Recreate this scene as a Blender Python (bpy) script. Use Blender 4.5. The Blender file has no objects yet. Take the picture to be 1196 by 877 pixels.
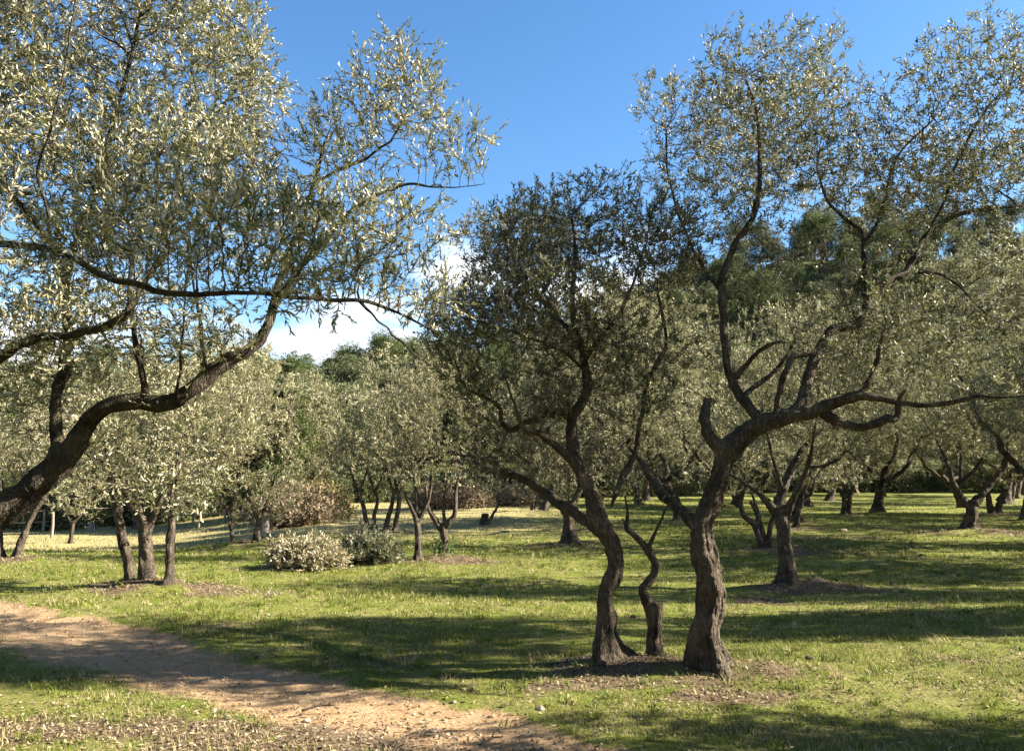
import bpy, math
import numpy as np
from mathutils import Vector

# ------------------------------------------------------------------ camera
SC = bpy.context.scene
COL = SC.collection
W0, H0, F0 = 1196.0, 877.0, 903.0
PITCH = math.radians(7.04)
CAMZ = 1.6
cam_data = bpy.data.cameras.new("camera")
cam_data.sensor_width = 36.0
cam_data.lens = 36.0 * F0 / W0
cam_data.clip_end = 2000.0
cam_data.clip_start = 0.05
cam = bpy.data.objects.new("camera", cam_data)
cam.location = (0, 0, CAMZ)
cam.rotation_euler = (math.radians(90) + PITCH, 0, 0)
COL.objects.link(cam)
SC.camera = cam

# ------------------------------------------------------------------ light
SUN_EL = math.radians(30.0)
SUN_AZ = math.radians(1.0)            # degrees towards the camera side from due +X
sx, sy, sz = math.cos(SUN_EL) * math.cos(SUN_AZ), -math.cos(SUN_EL) * math.sin(SUN_AZ), math.sin(SUN_EL)
world = bpy.data.worlds.new("World")
SC.world = world
world.use_nodes = True
wn = world.node_tree
wn.nodes.clear()
def N(t, typ, **kw):
    n = t.nodes.new(typ)
    for k, v in kw.items():
        if k.startswith('i_'):
            n.inputs[k[2:].replace('_', ' ')].default_value = v
        else:
            setattr(n, k, v)
    return n
wo = N(wn, 'ShaderNodeOutputWorld')
bg = N(wn, 'ShaderNodeBackground')
bg.inputs[1].default_value = 0.051
sky = N(wn, 'ShaderNodeTexSky', sky_type='NISHITA', sun_disc=False, sun_elevation=SUN_EL,
        sun_rotation=math.atan2(sx, sy), altitude=60.0, air_density=1.0, dust_density=0.35, ozone_density=2.2)
tc = N(wn, 'ShaderNodeTexCoord')
sep = N(wn, 'ShaderNodeSeparateXYZ')
wn.links.new(tc.outputs['Generated'], sep.inputs[0])
mp = N(wn, 'ShaderNodeMapping')
mp.inputs['Scale'].default_value = (1.0, 1.0, 3.2)
mp.inputs['Location'].default_value = (0.37, 0.2, 0.15)
wn.links.new(tc.outputs['Generated'], mp.inputs[0])
nz = N(wn, 'ShaderNodeTexNoise')
nz.inputs['Scale'].default_value = 5.0
nz.inputs['Detail'].default_value = 8.0
nz.inputs['Roughness'].default_value = 0.55
wn.links.new(mp.outputs[0], nz.inputs['Vector'])
# cloud bank low over the horizon: density falls with elevation
mr = N(wn, 'ShaderNodeMapRange')
mr.inputs[1].default_value = 0.17; mr.inputs[2].default_value = 0.35
mr.inputs[3].default_value = 0.13; mr.inputs[4].default_value = -0.26
wn.links.new(sep.outputs[2], mr.inputs[0])
ad = N(wn, 'ShaderNodeMath', operation='ADD')
wn.links.new(nz.outputs[0], ad.inputs[0]); wn.links.new(mr.outputs[0], ad.inputs[1])
def puff(px, py, rad, amt, prev):
    d = Vector((*raydir0(px, py),)).normalized()
    vm = N(wn, 'ShaderNodeVectorMath', operation='DISTANCE'); vm.inputs[1].default_value = d
    nv = N(wn, 'ShaderNodeVectorMath', operation='NORMALIZE'); wn.links.new(tc.outputs['Generated'], nv.inputs[0]); wn.links.new(nv.outputs[0], vm.inputs[0])
    m_ = N(wn, 'ShaderNodeMapRange', interpolation_type='SMOOTHSTEP'); m_.inputs[1].default_value = 0; m_.inputs[2].default_value = rad; m_.inputs[3].default_value = amt; m_.inputs[4].default_value = 0
    wn.links.new(vm.outputs['Value'], m_.inputs[0])
    a_ = N(wn, 'ShaderNodeMath', operation='ADD'); wn.links.new(prev, a_.inputs[0]); wn.links.new(m_.outputs[0], a_.inputs[1])
    return a_.outputs[0]
def raydir0(px, py):
    cx = (px - W0 / 2) / F0; cz = (H0 / 2 - py) / F0
    return (cx, math.cos(PITCH) - cz * math.sin(PITCH), math.sin(PITCH) + cz * math.cos(PITCH))
dens = puff(545, 292, .10, .30, ad.outputs[0])
dens = puff(405, 372, .11, .17, dens)
dens = puff(760, 300, .14, .20, dens)
cr = N(wn, 'ShaderNodeMapRange')
cr.inputs[1].default_value = 0.50; cr.inputs[2].default_value = 0.68
wn.links.new(dens, cr.inputs[0])
hs = N(wn, 'ShaderNodeHueSaturation')
hs.inputs['Saturation'].default_value = 1.22
wn.links.new(sky.outputs[0], hs.inputs['Color'])
mx = N(wn, 'ShaderNodeMixRGB')
crm = N(wn, 'ShaderNodeMapRange')
crm.inputs[1].default_value = 0.40; crm.inputs[2].default_value = 0.72
wn.links.new(nz.outputs[0], crm.inputs[0])
cmx = N(wn, 'ShaderNodeMixRGB')
cmx.inputs[1].default_value = (4.6, 5.2, 6.2, 1); cmx.inputs[2].default_value = (7.6, 7.8, 8.0, 1)
wn.links.new(crm.outputs[0], cmx.inputs[0]); wn.links.new(cmx.outputs[0], mx.inputs[2])
wn.links.new(cr.outputs[0], mx.inputs[0]); wn.links.new(hs.outputs[0], mx.inputs[1])
wn.links.new(mx.outputs[0], bg.inputs[0]); wn.links.new(bg.outputs[0], wo.inputs[0])

sd = bpy.data.lights.new("sun", 'SUN')
sd.energy = 5.0
sd.angle = math.radians(0.53)
sd.color = (1.0, 0.925, 0.79)
sun = bpy.data.objects.new("sun", sd)
from mathutils import Vector
sun.rotation_euler = Vector((-sx, -sy, -sz)).to_track_quat('-Z', 'Y').to_euler()
sun.location = (30, 0, 20)
COL.objects.link(sun)
vs = SC.view_settings
vs.view_transform = 'Standard'; vs.look = 'None'; vs.gamma = 1.0; vs.use_curve_mapping = False
vs.exposure = 2.45
SC.cycles.use_denoising = True
SC.cycles.max_bounces = 5
SC.cycles.diffuse_bounces = 2
SC.cycles.transparent_max_bounces = 4

# ------------------------------------------------------------------ helpers
RNG = np.random.default_rng(7)
sp_, cp_ = math.sin(PITCH), math.cos(PITCH)
def raydir(px, py):
    cx = (px - W0 / 2) / F0; cz = (H0 / 2 - py) / F0
    return np.array([cx, cp_ - cz * sp_, sp_ + cz * cp_])
def P(px, py, Y):
    d = raydir(px, py); t = Y / d[1]
    return np.array([d[0] * t, Y, CAMZ + d[2] * t])
def sstep(a, b, x):
    t = np.clip((x - a) / (b - a), 0, 1)
    return t * t * (3 - 2 * t)
def _h(ix, iy, iz):
    n = (ix.astype(np.int64) * 374761393 + iy.astype(np.int64) * 668265263 + iz.astype(np.int64) * 2147483647) & 0xffffffff
    n = ((n ^ (n >> 13)) * 1274126177) & 0xffffffff
    n = (n ^ (n >> 16)) & 0xffffffff
    return n / 4294967295.0
def vn(x, y, z=0.0):
    """value noise, -1..1"""
    x = np.asarray(x, float); y = np.asarray(y, float); z = np.zeros_like(x) + z
    x0, y0, z0 = np.floor(x), np.floor(y), np.floor(z)
    fx, fy, fz = x - x0, y - y0, z - z0
    fx, fy, fz = fx * fx * (3 - 2 * fx), fy * fy * (3 - 2 * fy), fz * fz * (3 - 2 * fz)
    r = 0
    for i in (0, 1):
        for j in (0, 1):
            for k in (0, 1):
                r = r + _h(x0 + i, y0 + j, z0 + k) * (fx if i else 1 - fx) * (fy if j else 1 - fy) * (fz if k else 1 - fz)
    return r * 2 - 1
def fbm(x, y, z=0.0, o=4):
    r = 0; a = 1.0; f = 1.0
    for i in range(o):
        r = r + a * vn(x * f + 17.3 * i, y * f + 5.1 * i, z * f + 3.7 * i); a *= .5; f *= 2.03
    return r / 1.9
def nrm(v):
    return v / np.maximum(np.linalg.norm(v, axis=-1, keepdims=True), 1e-9)

# ------------------------------------------------------------------ terrain
def crest(x):
    return np.interp(x, [-160, -60, -25, 0, 20, 40, 90, 160], [7, 8, 9, 14, 23, 33, 36, 33])
def base_z(x, y):
    x = np.asarray(x, float); y = np.asarray(y, float)
    r = x / np.maximum(y, 1.0)
    dip = -.75 * sstep(11, 30, y) * sstep(-0.22, -0.50, r)
    edge = np.interp(x, [-60, -20, 0, 20, 60], [34, 38, 44, 58, 64])
    t = np.clip((y - edge) / (112 - edge), 0, 1)
    hill = crest(x) * (t ** 1.15) * (1 - 0.15 * sstep(115, 250, y))
    return dip + hill + 0.05 * vn(x * .35, y * .35) + 0.10 * vn(x * .09 + 5, y * .09) * sstep(8, 20, y) + sstep(60, 110, y) * 1.5 * vn(x * .05, y * .05)
def G(px, py):
    d = raydir(px, py); t = 1.0
    prev = t
    while t < 400:
        p = d * t
        if CAMZ + p[2] < base_z(p[0], p[1]): break
        prev = t; t *= 1.02
    a, b = prev, t
    for _ in range(25):
        m = (a + b) / 2; p = d * m
        if CAMZ + p[2] < base_z(p[0], p[1]): b = m
        else: a = m
    p = d * a
    return np.array([p[0], p[1], float(base_z(p[0], p[1]))])

MOUNDS = []          # x, y, radius x, radius y, height, litter amount
PATH_PX = [(-260, 678, .62), (-100, 702, .62), (10, 727, .60), (130, 753, .52), (250, 787, .44), (390, 821, .42), (520, 850, .40), (660, 885, .40), (800, 935, .36)]
PATH = np.array([list(G(a, b)[:2]) + [w] for a, b, w in PATH_PX])
PATH = np.vstack([[PATH[0][0] - 6, PATH[0][1] + 3.5, .9], PATH, [PATH[-1][0] + 3, PATH[-1][1] - 2.2, .35]])
def path_mask(x, y):
    best = np.full(np.shape(x), -9.0)
    for i in range(len(PATH) - 1):
        a, b = PATH[i], PATH[i + 1]
        dx, dy = b[0] - a[0], b[1] - a[1]
        t = np.clip(((x - a[0]) * dx + (y - a[1]) * dy) / (dx * dx + dy * dy), 0, 1)
        d = np.hypot(x - a[0] - t * dx, y - a[1] - t * dy)
        w = a[2] + t * (b[2] - a[2])
        best = np.maximum(best, (w - d))
    return sstep(-.26, .26, best + 0.22 * fbm(x * 1.3, y * 1.3, 2.0) + .10 * vn(x * 6, y * 6))
# leafy litter strip beside the path (bottom of the picture) and scattered
LIT_PX = [(120, 850, 1.3, .35, .62), (20, 862, .8, .3, .55), (560, 868, .6, .3, .6), (1000, 800, 1.2, .25, .42), (1120, 770, .8, .25, .4), (300, 730, 1.0, .35, .4), (330, 868, .9, .45, .95), (440, 872, .7, .4, .9), (250, 850, .6, .35, .6), (700, 800, 1.2, .35, .55), (860, 812, 1.0, .3, .6),
          (880, 700, .6, .5, .5), (430, 770, .7, .5, .5), (990, 628, 1.6, .5, .6), (600, 790, .8, .25, .4), (560, 760, .8, .3, .3)]
LIT = [(G(a, b)[0], G(a, b)[1], rx, ry, am) for a, b, rx, ry, am in LIT_PX]
def litter_mask(x, y):
    m = np.zeros(np.shape(x))
    for (mx_, my_, rx, ry, h, am) in MOUNDS:
        m = np.maximum(m, am * np.exp(-(((x - mx_) / rx) ** 2 + ((y - my_) / ry) ** 2) * 0.9))
    for (mx_, my_, rx, ry, am) in LIT:
        m = np.maximum(m, am * np.exp(-(((x - mx_) / rx) ** 2 + ((y - my_) / ry) ** 2)))
    return np.clip(m * 1.15 + 1.5 * m * fbm(x * 1.6, y * 1.6, 7.0) + .5 * m * fbm(x * 7, y * 7, 3.0) - .05, 0, 1)
def dry_mask(x, y):
    return sstep(17.5, 23, y + 1.5 * vn(x * .3, y * .3)) * sstep(4.5, -1.5, x) * .85
def ground_z(x, y):
    z = base_z(x, y)
    x = np.asarray(x, float); y = np.asarray(y, float)
    for (mx_, my_, rx, ry, h, am) in MOUNDS:
        z = z + 1.5 * h * (1 + .35 * vn(x * 4, y * 4, 5.0)) * np.exp(-(((x - mx_) / rx) ** 2 + ((y - my_) / ry) ** 2) * 1.6)
    near = sstep(30, 12, y)
    z = z + near * (.012 * vn(x * 3, y * 3) + .007 * vn(x * 9, y * 9, 1.0))
    z = z - .035 * path_mask(x, y) * near
    return z

# ------------------------------------------------------------------ mesh building
def mk_mesh(name, verts, polys, smooth=True, attrs=None, mats=(), normals_flip=False):
    """polys: list of (n,k) int arrays"""
    me = bpy.data.meshes.new(name)
    verts = np.asarray(verts, np.float32)
    polys = [p for p in polys if len(p)]
    nl = sum(p.size for p in polys); npoly = sum(len(p) for p in polys)
    me.vertices.add(len(verts)); me.loops.add(nl); me.polygons.add(npoly)
    me.vertices.foreach_set('co', verts.ravel())
    li = np.concatenate([p.ravel() for p in polys]).astype(np.int32)
    tot = np.concatenate([np.full(len(p), p.shape[1]) for p in polys]).astype(np.int32)
    st = np.concatenate([[0], np.cumsum(tot)[:-1]]).astype(np.int32)
    me.loops.foreach_set('vertex_index', li)
    me.polygons.foreach_set('loop_start', st)
    me.polygons.foreach_set('loop_total', tot)
    me.polygons.foreach_set('use_smooth', np.full(npoly, smooth, bool))
    for k, v in (attrs or {}).items():
        a = me.attributes.new(k, 'FLOAT', 'POINT')
        a.data.foreach_set('value', np.asarray(v, np.float32))
    for m in mats: me.materials.append(m)
    me.update(calc_edges=True)
    return me
def link(name, me, parent=None, loc=None):
    o = bpy.data.objects.new(name, me); COL.objects.link(o)
    if parent is not None: o.parent = parent
    if loc is not None: o.location = loc
    return o
def tag(o, label=None, cat=None, group=None, kind=None):
    if label: o['label'] = label
    if cat: o['category'] = cat
    if group: o['group'] = group
    if kind: o['kind'] = kind
    return o
def empty(name, loc):
    o = bpy.data.objects.new(name, None); o.location = loc; o.empty_display_size = .2
    COL.objects.link(o); return o
def copy_tree(root, loc, rz=0.0, s=1.0, label=None, group=None):
    r = root.copy(); COL.objects.link(r)
    r.location = loc; r.rotation_euler = (0, 0, rz); r.scale = (s, s, s) if np.isscalar(s) else s
    if label: r['label'] = label
    if group: r['group'] = group
    for ch in root.children:
        c = ch.copy(); COL.objects.link(c); c.parent = r
    return r

# ------------------------------------------------------------------ materials
def new_mat(name):
    m = bpy.data.materials.new(name); m.use_nodes = True
    t = m.node_tree; t.nodes.clear()
    return m, t
def ramp(t, fac, stops):
    r = N(t, 'ShaderNodeValToRGB')
    e = r.color_ramp.elements
    e[0].position, e[0].color = stops[0][0], (*stops[0][1], 1)
    e[1].position, e[1].color = stops[-1][0], (*stops[-1][1], 1)
    for p, c in stops[1:-1]:
        x = e.new(p); x.color = (*c, 1)
    t.links.new(fac, r.inputs[0])
    return r.outputs[0]
def noise(t, vec, scale, detail=5, rough=.6, dist=0.0):
    n = N(t, 'ShaderNodeTexNoise')
    n.inputs['Scale'].default_value = scale; n.inputs['Detail'].default_value = detail
    n.inputs['Roughness'].default_value = rough; n.inputs['Distortion'].default_value = dist
    if vec is not None: t.links.new(vec, n.inputs['Vector'])
    return n.outputs[0]
def mixc(t, f, a, b, mode='MIX'):
    m = N(t, 'ShaderNodeMixRGB', blend_type=mode)
    for s, i in ((f, 0), (a, 1), (b, 2)):
        if isinstance(s, (int, float)): m.inputs[i].default_value = s
        elif isinstance(s, tuple): m.inputs[i].default_value = (*s, 1)
        else: t.links.new(s, m.inputs[i])
    return m.outputs[0]
def mathn(t, op, a, b=0.0):
    m = N(t, 'ShaderNodeMath', operation=op)
    for s, i in ((a, 0), (b, 1)):
        if isinstance(s, (int, float)): m.inputs[i].default_value = s
        else: t.links.new(s, m.inputs[i])
    return m.outputs[0]
def finish(t, col, rough=.8, spec=.2, bump=None, bstr=.5, bdist=.01, trans=None, tfac=.0):
    p = N(t, 'ShaderNodeBsdfPrincipled')
    if isinstance(col, tuple): p.inputs['Base Color'].default_value = (*col, 1)
    else: t.links.new(col, p.inputs['Base Color'])
    p.inputs['Roughness'].default_value = rough
    p.inputs['Specular IOR Level'].default_value = spec
    if bump is not None:
        b = N(t, 'ShaderNodeBump'); b.inputs['Strength'].default_value = bstr; b.inputs['Distance'].default_value = bdist
        t.links.new(bump, b.inputs['Height']); t.links.new(b.outputs[0], p.inputs['Normal'])
    out = N(t, 'ShaderNodeOutputMaterial')
    if trans is not None:
        tr = N(t, 'ShaderNodeBsdfTranslucent')
        if isinstance(trans, tuple): tr.inputs[0].default_value = (*trans, 1)
        else: t.links.new(trans, tr.inputs[0])
        mxs = N(t, 'ShaderNodeMixShader'); mxs.inputs[0].default_value = tfac
        t.links.new(p.outputs[0], mxs.inputs[1]); t.links.new(tr.outputs[0], mxs.inputs[2])
        t.links.new(mxs.outputs[0], out.inputs[0])
    else:
        t.links.new(p.outputs[0], out.inputs[0])
    return p

def leaf_mat(name, top_a, top_b, under_a, under_b, tfac=.22, rough=.42, spec=.5, warm=None):
    m, t = new_mat(name)
    at = N(t, 'ShaderNodeAttribute', attribute_name='rnd')
    oi = N(t, 'ShaderNodeObjectInfo')
    geo = N(t, 'ShaderNodeNewGeometry')
    top = mixc(t, at.outputs['Fac'], top_a, top_b)
    und = mixc(t, at.outputs['Fac'], under_a, under_b)
    c = mixc(t, geo.outputs['Backfacing'], top, und)
    if warm:   # a few yellowing / dry leaves
        w = N(t, 'ShaderNodeMapRange'); w.inputs[1].default_value = .86; w.inputs[2].default_value = .93
        t.links.new(at.outputs['Fac'], w.inputs[0])
        c = mixc(t, w.outputs[0], c, warm)
    v = N(t, 'ShaderNodeMapRange'); v.inputs[3].default_value = .70; v.inputs[4].default_value = 1.18
    t.links.new(oi.outputs['Random'], v.inputs[0])
    cc = N(t, 'ShaderNodeHueSaturation'); t.links.new(c, cc.inputs['Color']); t.links.new(v.outputs[0], cc.inputs['Value'])
    finish(t, cc.outputs[0], rough=rough, spec=spec, trans=mixc(t, .5, cc.outputs[0], (.22, .24, .06)), tfac=tfac)
    return m
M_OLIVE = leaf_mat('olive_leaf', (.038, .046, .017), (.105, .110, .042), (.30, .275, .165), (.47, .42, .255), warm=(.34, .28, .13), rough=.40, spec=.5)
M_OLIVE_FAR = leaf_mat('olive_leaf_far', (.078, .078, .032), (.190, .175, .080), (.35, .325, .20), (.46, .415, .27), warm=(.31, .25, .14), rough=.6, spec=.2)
M_OLIVE_SHADY = leaf_mat('olive_leaf_shady', (.030, .035, .014), (.085, .082, .032), (.19, .175, .110), (.40, .36, .24), warm=(.30, .23, .12), rough=.58, spec=.25, tfac=.18)  # darker copy of the olive leaf: crown shade put into its colours
M_OLIVE_PALE = leaf_mat('olive_leaf_dry', (.15, .13, .075), (.27, .235, .145), (.28, .245, .165), (.40, .35, .25), tfac=.12, rough=.6, spec=.2, warm=(.38, .27, .15))
M_OLIVE_CUT = leaf_mat('olive_leaf_cut', (.05, .065, .03), (.12, .12, .06), (.22, .22, .15), (.33, .31, .22), tfac=.15, rough=.5, spec=.3, warm=(.25, .17, .08))
M_PINE = leaf_mat('pine_needles', (.030, .048, .012), (.085, .105, .026), (.035, .055, .015), (.095, .115, .03), tfac=.12, rough=.6, spec=.2)
M_OAK = leaf_mat('evergreen_leaf', (.028, .042, .012), (.085, .095, .032), (.06, .075, .03), (.12, .12, .055), tfac=.15, rough=.5, spec=.3)
M_HEDGE = leaf_mat('bramble_leaf', (.06, .07, .02), (.20, .15, .07), (.12, .11, .05), (.24, .18, .10), tfac=.2, rough=.6, spec=.2, warm=(.28, .13, .07))
M_RED = leaf_mat('russet_leaf', (.12, .080, .055), (.21, .155, .105), (.16, .115, .08), (.25, .19, .135), tfac=.2, rough=.65, spec=.15, warm=(.17, .15, .07))
M_DEAD = leaf_mat('fallen_leaf', (.060, .038, .024), (.27, .19, .11), (.09, .06, .038), (.34, .26, .165), tfac=.05, rough=.8, spec=.1, warm=(.38, .30, .19))
M_IVY = leaf_mat('ivy_leaf', (.03, .06, .015), (.07, .12, .03), (.08, .11, .05), (.12, .16, .07), tfac=.15, rough=.35, spec=.5)

def bark_mat(name, ca, cb, cc_, moss=.0, bscale=1.0, dist=.03):
    m, t = new_mat(name)
    tcn = N(t, 'ShaderNodeTexCoord'); mpn = N(t, 'ShaderNodeMapping')
    mpn.inputs['Scale'].default_value = (1, 1, .22)
    t.links.new(tcn.outputs['Object'], mpn.inputs[0])
    n1 = noise(t, mpn.outputs[0], 34 * bscale, 8, .65, .4)
    vo = N(t, 'ShaderNodeTexVoronoi', feature='DISTANCE_TO_EDGE'); vo.inputs['Scale'].default_value = 52 * bscale
    wv = mixc(t, .18, mpn.outputs[0], noise_col(t, mpn.outputs[0], 14))
    t.links.new(wv, vo.inputs['Vector'])
    ve = N(t, 'ShaderNodeMapRange'); ve.inputs[2].default_value = .22
    t.links.new(vo.outputs['Distance'], ve.inputs[0])
    n2 = noise(t, tcn.outputs['Object'], 5, 4, .6)
    c = ramp(t, n1, [(.3, ca), (.55, cb), (.75, cc_)])
    c = mixc(t, mathn(t, 'MULTIPLY', ve.outputs[0], 1.0), mixc(t, .55, c, (.02, .015, .012)), c)
    c = mixc(t, .35, c, ramp(t, n2, [(.35, ca), (.7, cc_)]))
    lch = ramp(t, noise(t, tcn.outputs['Object'], 16, 6, .72), [(.60, (0, 0, 0)), (.68, (1, 1, 1))])
    c = mixc(t, mathn(t, 'MULTIPLY', lch, .45), c, (.21, .195, .155))
    if moss > 0:
        geo = N(t, 'ShaderNodeNewGeometry'); s = N(t, 'ShaderNodeSeparateXYZ'); t.links.new(geo.outputs['Normal'], s.inputs[0])
        a = mathn(t, 'ADD', mathn(t, 'MULTIPLY', s.outputs[2], .30), noise(t, tcn.outputs['Object'], 9, 6, .7))
        mm = N(t, 'ShaderNodeMapRange'); mm.inputs[1].default_value = .62; mm.inputs[2].default_value = .78; mm.inputs[4].default_value = moss
        t.links.new(a, mm.inputs[0])
        c = mixc(t, mm.outputs[0], c, mixc(t, noise(t, tcn.outputs['Object'], 60, 3), (.10, .10, .025), (.30, .29, .14)))
    hgt = mathn(t, 'ADD', mathn(t, 'MULTIPLY', n1, .8), mathn(t, 'MULTIPLY', ve.outputs[0], .6))
    finish(t, c, rough=.9, spec=.12, bump=hgt, bstr=.9, bdist=dist)
    return m
def noise_col(t, vec, scale):
    n = N(t, 'ShaderNodeTexNoise'); n.inputs['Scale'].default_value = scale
    t.links.new(vec, n.inputs['Vector']); return n.outputs['Color']
M_BARK = bark_mat('olive_bark', (.014, .010, .008), (.078, .059, .043), (.32, .255, .18), moss=.14)
M_BARK_MOSS = bark_mat('mossy_bark', (.012, .009, .007), (.048, .039, .027), (.18, .145, .10), moss=.5)
M_TWIG = bark_mat('twig_bark', (.025, .018, .014), (.075, .057, .042), (.18, .14, .10), moss=0, bscale=2, dist=.004)
M_TWIG_PALE = bark_mat('dry_twig', (.20, .15, .10), (.36, .29, .20), (.5, .43, .33), moss=0, bscale=2, dist=.004)
M_PINEBARK = bark_mat('pine_bark', (.05, .035, .028), (.12, .08, .06), (.2, .15, .11), moss=0)
M_CUT = bark_mat('cut_wood', (.30, .20, .11), (.45, .33, .20), (.55, .42, .27), moss=0, dist=.003)
M_POST = bark_mat('weathered_post', (.16, .13, .10), (.25, .21, .165), (.34, .30, .24), moss=0, dist=.004)

# ground
def ground_mat():
    m, t = new_mat('ground_grass')
    tcn = N(t, 'ShaderNodeTexCoord'); o = tcn.outputs['Object']
    pa = N(t, 'ShaderNodeAttribute', attribute_name='path').outputs['Fac']
    li = N(t, 'ShaderNodeAttribute', attribute_name='litter').outputs['Fac']
    wd = N(t, 'ShaderNodeAttribute', attribute_name='wood').outputs['Fac']
    dr = N(t, 'ShaderNodeAttribute', attribute_name='dry').outputs['Fac']
    big = noise(t, o, .35, 4, .6); mid = noise(t, o, 2.2, 6, .65); fine = noise(t, o, 38, 8, .75); vf = noise(t, o, 140, 4, .7)
    g = ramp(t, fine, [(.30, (.032, .042, .008)), (.50, (.112, .134, .020)), (.72, (.225, .230, .052))])
    g2 = ramp(t, fine, [(.30, (.085, .080, .030)), (.55, (.21, .19, .065)), (.75, (.35, .30, .14))])
    f1 = ramp(t, mathn(t, 'ADD', mathn(t, 'MULTIPLY', mid, .7), mathn(t, 'MULTIPLY', big, .3)), [(.44, (0, 0, 0)), (.62, (1, 1, 1))])
    grass = mixc(t, f1, g, g2)
    grass = mixc(t, mathn(t, 'MULTIPLY', dr, .8), grass, ramp(t, fine, [(.3, (.20, .17, .07)), (.7, (.46, .37, .20))]))
    # bare earthy specks between the blades
    sp = ramp(t, noise(t, o, 17, 6, .7), [(.60, (0, 0, 0)), (.70, (1, 1, 1))])
    grass = mixc(t, mathn(t, 'MULTIPLY', sp, .8), grass, (.12, .078, .042))
    soil = ramp(t, noise(t, o, 26, 8, .7), [(.3, (.20, .125, .066)), (.5, (.29, .185, .098)), (.7, (.39, .265, .15))])
    soil = mixc(t, ramp(t, noise(t, o, 3.0, 5, .6), [(.45, (0, 0, 0)), (.7, (.6, .6, .6))]), soil, (.33, .235, .14))
    # gravel specks
    vo = N(t, 'ShaderNodeTexVoronoi'); vo.inputs['Scale'].default_value = 55; t.links.new(o, vo.inputs['Vector'])
    peb = ramp(t, vo.outputs['Distance'], [(.18, (1, 1, 1)), (.28, (0, 0, 0))])
    pebm = mathn(t, 'MULTIPLY', peb, ramp(t, vo.outputs['Color'], [(.62, (0, 0, 0)), (.66, (1, 1, 1))]))
    soil = mixc(t, mathn(t, 'MULTIPLY', pebm, .7), soil, mixc(t, vo.outputs['Color'], (.25, .17, .11), (.55, .45, .34)))
    lit = ramp(t, noise(t, o, 45, 8, .75), [(.32, (.035, .024, .016)), (.52, (.14, .098, .060)), (.70, (.32, .24, .15))])
    woodf = ramp(t, noise(t, o, 1.4, 8, .7), [(.35, (.020, .026, .009)), (.55, (.060, .065, .024)), (.75, (.12, .11, .05))])
    pf = ramp(t, mathn(t, 'ADD', pa, mathn(t, 'MULTIPLY', mathn(t, 'SUBTRACT', fine, .5), .9)), [(.38, (0, 0, 0)), (.62, (1, 1, 1))])
    lf = ramp(t, mathn(t, 'ADD', li, mathn(t, 'MULTIPLY', mathn(t, 'SUBTRACT', fine, .5), 1.2)), [(.38, (0, 0, 0)), (.60, (1, 1, 1))])
    c = mixc(t, pf, grass, soil); c = mixc(t, lf, c, lit); c = mixc(t, wd, c, woodf)
    h = mathn(t, 'ADD', mathn(t, 'MULTIPLY', fine, 1.0), mathn(t, 'MULTIPLY', vf, .45))
    h = mathn(t, 'MULTIPLY', h, mathn(t, 'SUBTRACT', 1.0, mathn(t, 'MULTIPLY', pa, .55)))
    finish(t, c, rough=.95, spec=.08, bump=h, bstr=.85, bdist=.035)
    return m
M_GROUND = ground_mat()
def blade_mat():
    m, t = new_mat('grass_blade')
    at = N(t, 'ShaderNodeAttribute', attribute_name='rnd')
    c = ramp(t, at.outputs['Fac'], [(0, (.035, .050, .006)), (.45, (.132, .163, .018)), (.72, (.25, .265, .045)), (.80, (.32, .26, .12)), (1, (.40, .33, .18))])
    finish(t, c, rough=.6, spec=.2, trans=c, tfac=.35)
    return m
M_BLADE = blade_mat()
def stone_mat():
    m, t = new_mat('limestone')
    tcn = N(t, 'ShaderNodeTexCoord'); n = noise(t, tcn.outputs['Object'], 30, 8, .7)
    finish(t, ramp(t, n, [(.3, (.20, .155, .11)), (.7, (.38, .32, .245))]), rough=.9, spec=.1, bump=n, bstr=.6, bdist=.01)
    return m
M_STONE = stone_mat()

# ------------------------------------------------------------------ wood and leaves
def catmull(pts, n_per):
    pts = np.asarray(pts, float)
    k = len(pts)
    if k < 3:
        t = np.linspace(0, 1, n_per * (k - 1) + 1)[:, None]
        return pts[0] + (pts[-1] - pts[0]) * t
    ext = np.vstack([2 * pts[0] - pts[1], pts, 2 * pts[-1] - pts[-2]])
    out = []
    for i in range(1, k):
        p0, p1, p2, p3 = ext[i - 1], ext[i], ext[i + 1], ext[i + 2]
        t = np.linspace(0, 1, n_per, endpoint=False)[:, None]
        out.append(.5 * ((2 * p1) + (-p0 + p2) * t + (2 * p0 - 5 * p1 + 4 * p2 - p3) * t * t + (-p0 + 3 * p1 - 3 * p2 + p3) * t ** 3))
    out.append(pts[-1:])
    return np.vstack(out)
def resample(q, step):
    """q (n,4) pos+radius -> even spacing"""
    s = np.concatenate([[0], np.cumsum(np.linalg.norm(np.diff(q[:, :3], axis=0), axis=1))])
    n = max(2, int(round(s[-1] / step)) + 1)
    u = np.linspace(0, s[-1], n)
    return np.stack([np.interp(u, s, q[:, i]) for i in range(q.shape[1])], 1)
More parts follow.
